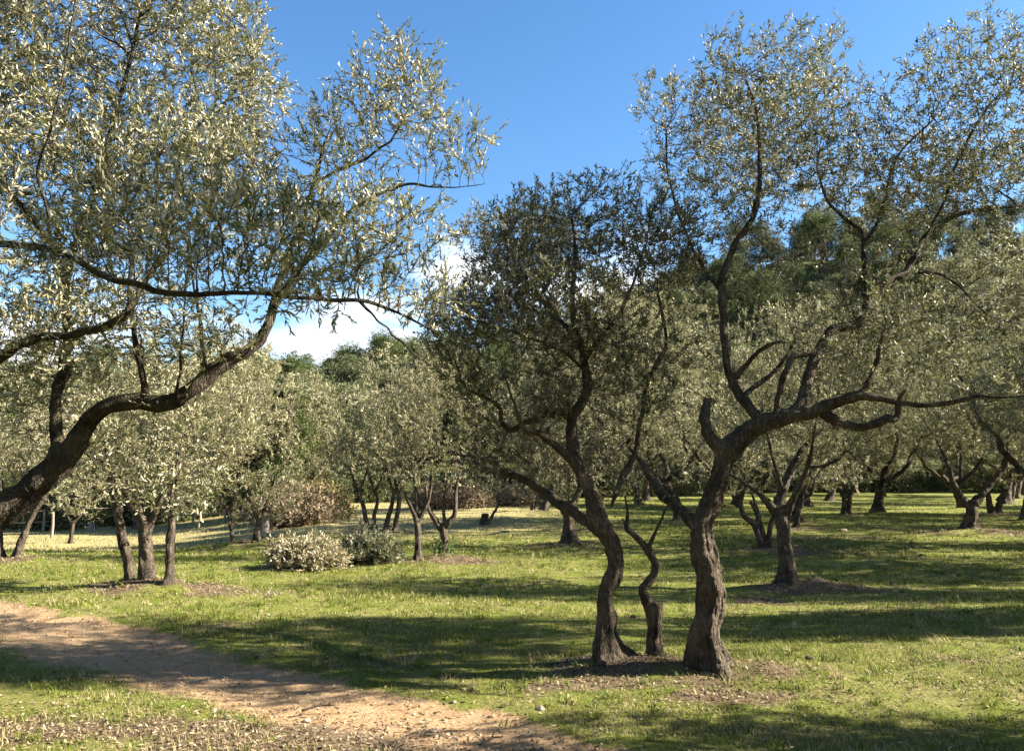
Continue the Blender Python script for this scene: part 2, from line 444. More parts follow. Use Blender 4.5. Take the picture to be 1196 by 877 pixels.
def tube(q, seg=16, knob=.12, groove=.10, seed=0.0, flare=0.0, base_z0=None, cap=True, lobes=5):
    """swept bark tube along q(n,4); gnarled cross-sections; returns verts, faces"""
    n = len(q)
    d = nrm(np.gradient(q[:, :3], axis=0))
    u = np.zeros((n, 3)); r0 = np.array([.9, .3, .1]); r0 = r0 if abs(d[0] @ nrm(r0)) < .95 else np.array([0, 1., 0])
    u[0] = nrm(r0 - d[0] * (r0 @ d[0]))
    for i in range(1, n):
        v = u[i - 1] - d[i] * (u[i - 1] @ d[i]); u[i] = nrm(v)
    w = np.cross(d, u)
    th = np.linspace(0, 2 * np.pi, seg, endpoint=False)
    s = np.concatenate([[0], np.cumsum(np.linalg.norm(np.diff(q[:, :3], axis=0), axis=1))])
    cx, sx_ = np.cos(th), np.sin(th)
    TH = th[None, :]; S = s[:, None]; R = q[:, 3][:, None]
    sc = 1.0 / np.maximum(R, .01)
    k = 1 + knob * vn(cx[None] * 1.1 + seed, sx_[None] * 1.1 + S * .0 + seed * 2, S / .11) + knob * .6 * vn(cx[None] * 2 + 9 + seed, sx_[None] * 2, S / .05)
    k = k + groove * np.cos(lobes * TH + 2.2 * vn(S * 2.0 + seed, S * 0) + S * 2.0) * (.6 + .4 * vn(S * 5 + 3, TH * 0))
    k = k + groove * .5 * vn(cx[None] * 5 + seed, sx_[None] * 5, S * 3.5)
    if flare > 0:
        hgt = q[:, 2][:, None] - (base_z0 if base_z0 is not None else q[0, 2])
        e = np.exp(-np.maximum(hgt - .03, 0) / (1.25 * q[0, 3] + .02))
        k = k + flare * e * (.45 + 1.0 * np.maximum(0, np.cos(3 * TH + seed * 7 + 1.2 * vn(TH * 0 + seed, S * 3))) ** 1.5 + .35 * np.maximum(0, np.cos(5 * TH + seed * 3)))
    rr = R * k
    v = q[:, None, :3] + rr[..., None] * (cx[None, :, None] * u[:, None] + sx_[None, :, None] * w[:, None])
    v = v.reshape(-1, 3)
    i = np.arange(n - 1)[:, None] * seg; j = np.arange(seg)[None]; j2 = (j + 1) % seg
    f = np.stack([i + j, i + j2, i + seg + j2, i + seg + j], -1).reshape(-1, 4)
    polys = [f]
    if cap:
        c = len(v); v = np.vstack([v, q[0, :3], q[-1, :3]])
        jj = np.arange(seg); jn = (jj + 1) % seg
        polys.append(np.stack([np.full(seg, c), jn, jj], 1))
        b = (n - 1) * seg
        polys.append(np.stack([np.full(seg, c + 1), b + jj, b + jn], 1))
    return v, polys
def merge(parts):
    vs_, ps = [], {}
    off = 0
    for v, polys in parts:
        vs_.append(v)
        for p in polys: ps.setdefault(p.shape[1], []).append(p + off)
        off += len(v)
    return np.vstack(vs_), [np.vstack(x) for x in ps.values()]
def remesh_bark(v, polys, voxel, amp, mat, seed):
    """fuse overlapping tubes into one skin, then carve vertical grooves and burls"""
    me = mk_mesh('tmp', v, polys)
    o = bpy.data.objects.new('tmp', me); COL.objects.link(o)
    md = o.modifiers.new('r', 'REMESH'); md.mode = 'VOXEL'; md.voxel_size = voxel
    sm = o.modifiers.new('s', 'SMOOTH'); sm.iterations = 4; sm.factor = .5
    dg = bpy.context.evaluated_depsgraph_get()
    ev = o.evaluated_get(dg)
    out = bpy.data.meshes.new_from_object(ev)
    bpy.data.objects.remove(o); bpy.data.meshes.remove(me)
    n = len(out.vertices)
    co = np.empty(n * 3, np.float32); out.vertices.foreach_get('co', co); co = co.reshape(-1, 3).astype(float)
    no = np.empty(n * 3, np.float32); out.vertices.foreach_get('normal', no); no = no.reshape(-1, 3)
    x, y, z = co[:, 0] + seed, co[:, 1], co[:, 2]
    bl = vn(x * 9, y * 9, z * 7)
    wx = x + .03 * vn(x * 9, y * 9, z * 5); wy = y + .03 * vn(x * 9 + 4, y * 9, z * 5)
    bl = bl + .7 * np.clip(vn(x * 4.2 + 3, y * 4.2, z * 3.4 + 1) * 2 - .5, 0, 2) - .6 * np.clip(vn(x * 5 + 31, y * 5, z * 2.2 + 9) * 2.4 - .8, 0, 2)
    gr = 1 - np.abs(vn(wx * 26, wy * 26, z * 4.5)) * 2
    gr2 = 1 - np.abs(vn(wx * 55, wy * 55, z * 12)) * 2
    dsp = amp * (-.55 * np.clip(gr, 0, 1) + -.30 * np.clip(gr2, 0, 1) + .9 * bl)
    co = co + no * dsp[:, None]
    out.vertices.foreach_set('co', co.astype(np.float32).ravel())
    out.polygons.foreach_set('use_smooth', np.ones(len(out.polygons), bool))
    out.materials.clear(); out.materials.append(mat)
    out.update()
    return out

def edges_mesh(p0, p1, r0, r1, d0, d1, k):
    ref = np.array([.37, .21, .90])
    def ring(p, r, d):
        u = np.cross(d, ref); bad = np.linalg.norm(u, axis=1) < .1
        u[bad] = np.cross(d[bad], np.array([1., 0, 0])); u = nrm(u); w = np.cross(d, u)
        th = np.linspace(0, 2 * np.pi, k, endpoint=False)
        return p[:, None] + r[:, None, None] * (np.cos(th)[None, :, None] * u[:, None] + np.sin(th)[None, :, None] * w[:, None])
    a, b = ring(p0, r0, d0), ring(p1, r1, d1)
    n = len(p0)
    v = np.concatenate([a, b], 1).reshape(-1, 3)
    i = np.arange(n)[:, None] * 2 * k; j = np.arange(k)[None]; j2 = (j + 1) % k
    f = np.stack([i + j, i + j2, i + k + j2, i + k + j], -1).reshape(-1, 4)
    return v, [f]

def colonize(pos, par, A, step, di, dk, iters, rng, trop=(0, 0, .05), jit=.15):
    pos = list(map(np.asarray, pos)); par = list(par)
    A = np.asarray(A); alive = np.ones(len(A), bool)
    near = np.full(len(A), -1); nd = np.full(len(A), 1e9)
    def upd(i0):
        q = np.array(pos[i0:])
        for c in range(0, len(q), 400):
            qq = q[c:c + 400]
            dd = np.sqrt(np.maximum(((A[:, None] - qq[None]) ** 2).sum(-1), 0))
            m = dd.argmin(1); v = dd[np.arange(len(A)), m]
            b = v < nd; nd[b] = v[b]; near[b] = i0 + c + m[b]
    upd(0)
    seen = {}
    trop = np.array(trop)
    for it in range(iters):
        act = alive & (nd < di)
        if not act.any(): 
            if it < 3: di *= 1.5; continue
            break
        idx = np.where(act)[0]
        un, inv = np.unique(near[idx], return_inverse=True)
        vec = nrm(A[idx] - np.array([pos[k] for k in near[idx]]))
        s = np.zeros((len(un), 3)); np.add.at(s, inv, vec)
        s = nrm(s) + trop + rng.normal(0, jit, s.shape)
        s = nrm(s)
        i0 = len(pos)
        for k, d in zip(un, s):
            c = seen.get(k, 0)
            if c >= 3: continue
            seen[k] = c + 1
            pos.append(pos[k] + d * step); par.append(int(k))
        if len(pos) == i0: break
        upd(i0)
        alive &= nd > dk
    return np.array(pos), np.array(par)

def in_blobs(blobs, n, rng, clump=.0, cs=1.6):
    """blobs: (centre(3), radii(3), weight). uniform points with clumping"""
    out = []
    wts = np.array([b[2] * np.prod(b[1]) for b in blobs]); wts = wts / wts.sum()
    for b, w in zip(blobs, wts):
        m = int(n * w) + 1
        k = int(m * (2.5 if clump else 1)) + 8
        d = nrm(rng.normal(size=(k, 3))); r = rng.random(k) ** (1 / 2.4)
        p = b[0] + d * r[:, None] * b[1]
        # wobble outline
        p = p + d * (r[:, None] ** 2) * b[1] * .22 * vn(d[:, 0] * 2.5 + b[0][0], d[:, 1] * 2.5, d[:, 2] * 2.5)[:, None]
        if clump:
            f = vn(p[:, 0] * cs + 3, p[:, 1] * cs, p[:, 2] * cs + 8)
            p = p[np.argsort(-(f + rng.random(k) * (2.2 - 2 * clump)))][:m]
        out.append(p[:m])
    return np.vstack(out)

def make_leaves(base, sdir, L, rng, nleaf=14, ll=.052, lw=.0115, hero=True, spread=.85, tipdense=True, droop=0.0, twist=.35):
    """leaf-bearing shoots: opposite pairs up each shoot. base,sdir (n,3); L (n,)"""
    n = len(base)
    s = sdir
    ref = nrm(rng.normal(size=(n, 3)))
    u = nrm(np.cross(s, ref)); w = np.cross(s, u)
    j = np.arange(nleaf)
    t = (j // 2 + .6) / (nleaf / 2.0)
    t = (.12 + .88 * t) if tipdense else t
    t = t[None] + rng.normal(0, .03, (n, nleaf))
    ang = (j % 2) * np.pi + (j // 2) * (np.pi / 2) 
    ang = ang[None] + rng.normal(0, .35, (n, nleaf))
    rad = np.cos(ang)[..., None] * u[:, None] + np.sin(ang)[..., None] * w[:, None]
    a = (spread + rng.normal(0, .22, (n, nleaf)))[..., None] * (1.1 - .35 * t[..., None])
    ld = nrm(np.cos(a) * s[:, None] + np.sin(a) * rad + rng.normal(0, .12, (n, nleaf, 3)) + np.array([0, 0, -droop]))
    pb = base[:, None] + s[:, None] * (t * L[:, None])[..., None]
    nn = s[:, None] - ld * (s[:, None] * ld).sum(-1, keepdims=True)
    nn = nrm(nn + rng.normal(0, twist, nn.shape)); nn = nrm(nn - ld * (nn * ld).sum(-1, keepdims=True))
    sd = np.cross(ld, nn)
    l = ll * (.62 + .55 * rng.random((n, nleaf)))[..., None]; wd = lw * (.8 + .4 * rng.random((n, nleaf)))[..., None]
    pb, ld, nn, sd, l, wd = [x.reshape(-1, x.shape[-1]) for x in (pb, ld, nn, sd, l, wd)]
    m = len(pb)
    rnd = np.clip(rng.random(m) * .8 + np.repeat(rng.random(n), nleaf) * .22, 0, 1)
    if hero:
        bend = (rng.random((m, 1)) - .3) * .28 * l
        v = np.stack([pb, pb + ld * l * .33 + sd * wd * .48 + nn * bend * .3, pb + ld * l * .33 - sd * wd * .48 + nn * bend * .3,
                      pb + ld * l * .70 + sd * wd * .42 - nn * bend * .1, pb + ld * l * .70 - sd * wd * .42 - nn * bend * .1, pb + ld * l - nn * bend], 1).reshape(-1, 3)
        o = np.arange(m)[:, None] * 6
        polys = [np.vstack([o + [0, 1, 2], o + [3, 5, 4]]), o + [1, 3, 4, 2]]
        k = 6
    else:
        v = np.stack([pb, pb + ld * l * .5 + sd * wd * .5, pb + ld * l, pb + ld * l * .5 - sd * wd * .5], 1).reshape(-1, 3)
        o = np.arange(m)[:, None] * 4
        polys = [o + [0, 1, 2, 3]]; k = 4
    return v, polys, np.repeat(rnd, k)

def grow(skel, attr, rng, step=.07, di=.5, dk=.09, iters=70, trop=(0, 0, .05), tip=.0016, pexp=2.25, jit=.15, twist=.35,
         shoot_per=1.0, shootL=.16, nleaf=14, ll=.052, lw=.0115, hero=True, up=.55, thr=.0062, mat_leaf=None, mat_twig=None, spread=.85, droop=0, seg=5, bare=0.0, origin=(0, 0, 0), maxr=None, keep=None):
    """skel: list of polylines (n,4) in world space. Returns twig mesh and foliage mesh (relative to origin)"""
    pos, par, rad = [], [], []
    for q in skel:
        q = resample(q, step)
        if pos:
            dd = np.linalg.norm(np.array(pos) - q[0, :3], axis=1); pj = int(dd.argmin())
        else: pj = -1
        for i, r in enumerate(q):
            pos.append(r[:3]); rad.append(r[3]); par.append(pj if i == 0 else len(pos) - 2)
    ns = len(pos)
    # keep the skeleton's lowest trunk part from sprouting
    Pn, Pp = colonize(pos, par, attr, step, di, dk, iters, rng, trop, jit)
    n = len(Pn)
    # radii
    r = np.zeros(n); 
    acc = np.zeros(n)
    nch = np.zeros(n, int)
    for i in range(n - 1, -1, -1):
        if i >= ns:
            v = tip ** pexp if nch[i] == 0 else acc[i]
            r[i] = v ** (1 / pexp)
            acc[Pp[i]] += v; nch[Pp[i]] += 1
        else:
            r[i] = rad[i]
            if Pp[i] >= 0: nch[Pp[i]] += 1
    for i in range(ns, n):
        r[i] = min(r[i], r[Pp[i]] * .92)
        if maxr: r[i] = min(r[i], maxr)
    ei = np.arange(ns, n)
    pi = Pp[ei]
    dirs = np.zeros((n, 3)); dirs[:, 2] = 1
    ok = Pp >= 0
    dirs[ok] = nrm(Pn[ok] - Pn[Pp[ok]])
    # main child keeps the parent's frame
    main = {}
    for i in range(ns, n):
        p = Pp[i]
        if p not in main or r[i] > r[main[p]]: main[p] = i
    ismain = np.array([main[Pp[i]] == i and Pp[i] >= ns for i in ei]) if len(ei) else np.zeros(0, bool)
    r0 = np.where(ismain, r[pi], np.minimum(r[pi], r[ei] * 1.35))
    d0 = np.where(ismain[:, None], dirs[pi], dirs[ei])
    parts = []
    thick = r[ei] > .006
    for msk, k in ((thick, seg + 2), (~thick, 4 if hero else 3)):
        if msk.any():
            parts.append(edges_mesh(Pn[pi][msk], Pn[ei][msk], r0[msk], r[ei][msk], d0[msk], dirs[ei][msk], k))
    # shoots
    cand = ei[r[ei] < thr]
    if bare > 0: cand = cand[vn(Pn[cand][:, 0] * 1.3, Pn[cand][:, 1] * 1.3, Pn[cand][:, 2] * 1.3) > bare * 2 - 1]
    w = shoot_per * (1.0 + 1.2 * (nch[cand] == 0))
    cnt = np.floor(w + rng.random(len(cand))).astype(int)
    ci = np.repeat(cand, cnt)
    if len(ci):
        sdv = nrm(dirs[ci] * .9 + rng.normal(0, .55, (len(ci), 3)) + np.array([0, 0, up]))
        L = shootL * (.6 + .8 * rng.random(len(ci)))
        b = Pn[ci] - dirs[ci] * (rng.random(len(ci)) * step)[:, None]
        parts.append(edges_mesh(b, b + sdv * L[:, None], np.full(len(ci), .0013 if hero else .002), np.full(len(ci), .0006), sdv, sdv, 3))
        lv, lp, rnd = make_leaves(b, sdv, L, rng, nleaf, ll, lw, hero, spread, droop=droop, twist=twist)
        foliage = mk_mesh('foliage', lv - np.array(origin), lp, smooth=False, attrs={'rnd': rnd}, mats=[mat_leaf or M_OLIVE])
    else: foliage = None
    v, p = merge(parts)
    twigs = mk_mesh('branches', v - np.array(origin), p, mats=[mat_twig or M_TWIG])
    return twigs, foliage, (len(ci) * nleaf, n)

def poly_px(pts, Y, dy=0.0):
    """[(px,py,width_px[,dY])] at depth Y -> (n,4) with radius in metres"""
    out = []
    for i, p in enumerate(pts):
        yy = Y + (p[3] if len(p) > 3 else dy * i / max(1, len(pts) - 1))
        w = P(p[0], p[1], yy)
        out.append([*w, p[2] * .5 * yy / F0 * .83])
    return np.array(out)
def smooth_line(q, n=10, wob=0.0, seed=0.0):
    c = catmull(q, n); c[:, 3] = np.maximum(c[:, 3], .001)
    if wob:
        s = np.linspace(0, len(q), len(c))
        env = np.sin(np.linspace(0, np.pi, len(c)))[:, None]
        c[:, :3] += wob * env * np.stack([vn(s * 2.1 + seed, s * 0), vn(s * 2.3 + 7 + seed, s * 0), vn(s * 1.9 + 13 + seed, s * 0)], 1)
    return c
def blob_px(Y, lst):
    """(px,py,rx,ry[,dY,ry_depth,weight])"""
    out = []
    for b in lst:
        dY = b[4] if len(b) > 4 else 0
        yy = Y + dY; c = P(b[0], b[1], yy); sx_ = b[2] * yy / F0; sz_ = b[3] * yy / F0
        ry = b[5] if len(b) > 5 else min(sx_, sz_) * 1.1
        out.append((c, np.array([sx_, ry, sz_]), b[6] if len(b) > 6 else 1.0))
    return out
TREES = []
def traced_tree(name, label, Y, trunk, limbs, blobs, nattr, seed, group=None, remesh=0.010, amp=.010, flare=.55, step=.07,
                bark=None, taper=False, limb_seg=14, extra_trunks=(), mound=None, di=.55, dk=.10, clump=.35, limb_bark=None, **kw):
    rng = np.random.default_rng(seed)
    tq = smooth_line(poly_px(trunk, Y), 12)
    base = np.array([tq[0, 0], tq[0, 1], float(base_z(tq[0, 0], tq[0, 1]))])
    tq[:, :3] = tq[:, :3]
    root = empty(name, base)
    tag(root, label, 'olive tree', group)
    if mound: MOUNDS.append((base[0] + mound[4] if len(mound) > 4 else base[0], base[1] - .05, mound[0], mound[1], mound[2], mound[3]))
    lines = [smooth_line(poly_px(l, Y), 8, wob=.012, seed=seed + i) for i, l in enumerate(limbs)]
    if taper:
        for q in lines: q[:, 3] *= np.interp(np.linspace(0, 1, len(q)), [0, .55, 1], [1, .9, .30])
    bark = bark or M_BARK
    # trunk: fused skin with collars where limbs leave
    def dn(q):
        q = resample(q, .02)
        ext = q[0].copy(); ext[2] -= .15
        return np.vstack([ext, q])
    tq0 = tq.copy(); tq0[:, 3] *= .93
    pr = [tube(dn(tq0), 40, .10, .10, seed * .37, flare, base[2])]
    for k_, et in enumerate(extra_trunks):
        eq = smooth_line(poly_px(et, Y), 12); v, p = tube(dn(eq), 32, .10, .10, seed * .71 + k_, flare * .8, base[2])
        link('trunk', remesh_bark(v - base, p, remesh, amp, bark, seed * 1.3 + k_) if remesh else mk_mesh('trunk', v - base, p, mats=[bark]), root)
    for q in lines:
        if q[0, 3] > .02:
            s = resample(q, .02)[:12].copy(); s[:, 3] *= np.linspace(1.18, 1.0, len(s)); 
            if len(s) > 3: pr.append(tube(s, 20, .06, .06, seed))
    v, p = merge(pr)
    if remesh:
        me = remesh_bark(v - base, p, remesh, amp, bark, seed * 1.3)
    else:
        me = mk_mesh('trunk', v - base, p, mats=[bark])
    link('trunk', me, root)
    for i, q in enumerate(lines):
        if q[0, 3] > .008:
            qq = resample(q, .018)
            v, p = tube(qq, limb_seg, .20, .10, seed + i * 1.7)
            link('limb', mk_mesh('limb', v - base, p, mats=[limb_bark or bark]), root)
    skel = [tq] + [smooth_line(poly_px(et, Y), 12) for et in extra_trunks] + lines
    A = in_blobs(blob_px(Y, blobs), nattr, rng, clump)
    tw, fo, st = grow(skel, A, rng, step=step, di=di, dk=dk, origin=base, **kw)
    link('branches', tw, root)
    if fo: link('crown', fo, root)
    TREES.append((name, st))
    return root

# fine hanging sticks for limbs too thin to be limb meshes are grown by colonize()
# ================================================================== the traced olive trees
gy = lambda px, py: float(G(px, py)[1])

# --- right foreground tree
Y3 = gy(830, 787)
traced_tree('olive_tree', 'tall gnarled olive at right foreground with sparse crown against the blue sky', Y3,
    [(832, 787, 44), (826, 760, 40), (823, 738, 37), (829, 705, 40), (829, 675, 40), (822, 640, 37), (821, 612, 34), (833, 580, 32), (842, 550, 29), (848, 524, 30)],
    [   # main limb to the right
        [(846, 532, 30), (864, 512, 30), (884, 499, 28, -.05), (916, 488, 24, -.12), (950, 481, 18, -.2), (988, 465, 15, -.28), (1012, 461, 13, -.3), (1040, 468, 8, -.3), (1068, 473, 7.5, -.35), (1105, 471, 6.5, -.4), (1138, 463, 5, -.5), (1170, 464, 3.5, -.6), (1230, 458, 2, -.7)],
        # pollarded stub left
        [(846, 526, 20), (832, 514, 18), (823, 496, 15, .05), (824, 482, 14, .08), (827, 466, 13, .1)],
        # low left limb
        [(822, 618, 24), (806, 606, 17, .1), (790, 592, 15, .25), (772, 577, 13, .45), (762, 560, 12, .6), (750, 540, 9, .8), (735, 522, 5, .95)],
        # tall stem straight up
        [(892, 497, 18, -.08), (876, 477, 14, 0), (862, 460, 14, .05), (853, 436, 13, .1), (847, 405, 12, .1), (845, 370, 11, .1), (842, 332, 11, .1), (848, 308, 10, .1), (862, 278, 9, .12), (878, 258, 8, .15), (887, 225, 7, .2), (887, 180, 6, .25), (884, 132, 5, .3), (872, 95, 3, .3)],
        # big rising fork
        [(925, 487, 22, -.12), (938, 468, 17, -.1), (944, 440, 15, -.05), (957, 408, 13, 0), (972, 384, 13, .05), (1003, 376, 11, .08), (1014, 350, 11, .1), (1034, 330, 10, .12), (1056, 318, 9, .15), (1070, 298, 9, .15), (1080, 278, 8, .2), (1098, 262, 7, .25), (1128, 248, 6, .3), (1170, 243, 4, .35), (1215, 238, 3, .4)],
        [(905, 492, 10, -.1), (910, 462, 9, -.15), (917, 436, 9, -.2), (926, 416, 8, -.2), (950, 411, 6, -.15), (962, 392, 4, -.1)],
        [(1012, 360, 8, .1), (1012, 330, 7, .12), (1008, 296, 7, .15), (1006, 270, 6, .2), (985, 254, 5, .25), (966, 235, 4, .3), (955, 200, 3, .35)],
        [(1008, 285, 5, .15), (1024, 262, 5, .1), (1035, 225, 4, .1), (1050, 180, 3, .1), (1090, 140, 2.5, .1)],
        [(1078, 282, 5, .2), (1100, 240, 4, .1), (1118, 190, 4, 0), (1150, 130, 3, 0), (1190, 90, 2, 0)],
        [(960, 482, 14, -.2), (985, 494, 13, -.25), (1008, 498, 12, -.3), (1032, 491, 12, -.3), (1046, 487, 9, -.3), (1049, 468, 7, -.35), (1058, 455, 4, -.4)],
        [(1000, 463, 9, -.3), (1012, 450, 7, -.3), (1022, 425, 6, -.32), (1028, 400, 5, -.35), (1032, 385, 4, -.35)],
        [(855, 445, 8, .1), (872, 425, 7, 0), (884, 412, 6, -.1), (900, 402, 5, -.15), (915, 398, 3, -.2)],
        [(866, 465, 7, .05), (880, 452, 7, .15), (897, 440, 6, .3), (915, 420, 5, .4), (930, 395, 3, .5)],
        [(842, 340, 6, .1), (825, 318, 5, .3), (808, 290, 4, .5), (792, 250, 4, .6), (780, 200, 3, .7), (778, 150, 2.4, .7)],
        [(1072, 318, 6, .15), (1100, 322, 4, .1), (1125, 340, 3, 0), (1150, 365, 2, -.1)],
    ],
    [(880, 120, 95, 95, .2, .9, 1.3), (820, 200, 80, 90, .6, .7, .9), (960, 170, 90, 100, .3, .8, 1.1), (1130, 110, 90, 95, .1, .8, 1.2),
     (1150, 215, 75, 50, .2, .7, 3.6), (1050, 235, 85, 55, .2, .7, 1.0), (870, 250, 100, 50, .3, .7, .6), (1060, 400, 130, 70, -.3, .6, .35),
     (960, 330, 110, 70, .3, .7, .4), (800, 420, 50, 60, .6, .5, .3), (1190, 330, 90, 100, 0, .7, .6), (1230, 150, 80, 110, .2, .8, .9), (780, 110, 45, 55, .7, .5, .7), (960, 75, 60, 45, .2, .6, .8), (1040, 130, 50, 50, .3, .6, .7), (775, 330, 50, 90, .7, .6, .9), (1130, 340, 90, 70, .4, .6, .8), (1000, 395, 110, 65, .2, .6, 1.0), (890, 160, 90, 80, 1.5, .8, .9), (1060, 210, 120, 60, 1.5, .8, .9)],
    9000, 31, mound=(.75, .42, .05, 1.0, .25), amp=.020, flare=1.15, step=.06, di=.6, dk=.085, clump=.5,
    shoot_per=.70, nleaf=10, shootL=.12, ll=.046, lw=.0115, up=.5, spread=.9, thr=.0050, bare=.08, twist=.7, mat_leaf=M_OLIVE_SHADY)

# --- middle foreground tree (darker, dense crown)
Y2 = gy(712, 778)
traced_tree('olive_tree', 'twisting olive with a dense dark crown, left of the cut stump in the foreground', Y2,
    [(714, 779, 34), (709, 752, 32), (708, 722, 30), (707, 700, 27), (712, 682, 25), (718, 664, 25), (718, 644, 25), (709, 626, 26), (697, 611, 24), (690, 594, 20), (688, 574, 20), (680, 556, 21), (672, 538, 20), (667, 518, 17)],
    [   [(670, 528, 18), (667, 505, 16), (668, 488, 14, .02), (678, 472, 13, .04), (686, 456, 13, .05), (685, 438, 12, .05), (682, 422, 11, .02), (679, 405, 11), (672, 385, 9), (668, 350, 7, .05), (672, 300, 5, .1), (668, 255, 3, .1)],
        [(676, 545, 15), (662, 532, 12, -.1), (645, 519, 10, -.2), (628, 507, 9, -.3), (612, 499, 8, -.35), (608, 492, 6, -.4), (600, 470, 4, -.5), (590, 440, 3, -.6)],
        [(668, 492, 9), (655, 482, 8, .1), (643, 481, 8, .15), (628, 488, 8, .2), (610, 496, 7, .2), (596, 503, 7, .2), (586, 494, 7, .15), (584, 478, 6, .1), (570, 466, 5, .0), (545, 455, 3, 0)],
        # heavy low limb to the left, going back
        [(702, 620, 20), (690, 612, 15, .15), (672, 600, 15, .4), (655, 588, 15, .7), (640, 577, 15, .9), (622, 566, 14, 1.1), (604, 556, 12, 1.25), (586, 550, 11, 1.35), (578, 540, 9, 1.4), (560, 535, 5, 1.5), (530, 530, 3, 1.6)],
        [(682, 420, 7), (700, 395, 6, -.1), (722, 370, 5, -.2), (740, 330, 4, -.2), (752, 290, 3, -.2)],
        [(678, 400, 7), (650, 370, 6, .1), (625, 340, 5, .2), (605, 310, 4, .2), (590, 285, 3, .2)],
        [(681, 430, 5), (655, 410, 4, -.3), (620, 395, 4, -.5), (575, 380, 3, -.6), (535, 370, 2, -.7)],
        [(714, 590, 4, -.1), (726, 560, 9, .25), (742, 530, 8, .3), (748, 490, 7, .3), (756, 450, 6, .3), (770, 420, 7, .3), (778, 395, 5, .3), (770, 350, 4, .3)],
    ],
    [(690, 260, 75, 60, .1, .7, 1.3), (620, 285, 62, 60, .1, .6, 1.2), (760, 300, 65, 75, .2, .6, 1.1), (540, 370, 55, 45, -.1, .6, 1.2), (650, 370, 130, 60, 0, .8, 1.4),
     (560, 400, 75, 55, -.1, .7, 1.3), (600, 465, 85, 50, .2, .7, 1.1), (740, 430, 70, 70, .2, .7, .8), (620, 320, 110, 80, 1.5, .8, 1.1), (575, 530, 60, 35, .8, .7, .7), (650, 520, 60, 40, .5, .5, .35)],
    6800, 22, mound=(.55, .35, .035, 1.0), amp=.017, flare=1.1, step=.06, di=.5, dk=.085, clump=.65,
    shoot_per=.85, nleaf=14, shootL=.14, ll=.046, lw=.0105, up=.75, spread=.7, thr=.0050, twist=.7, mat_leaf=M_OLIVE_SHADY)

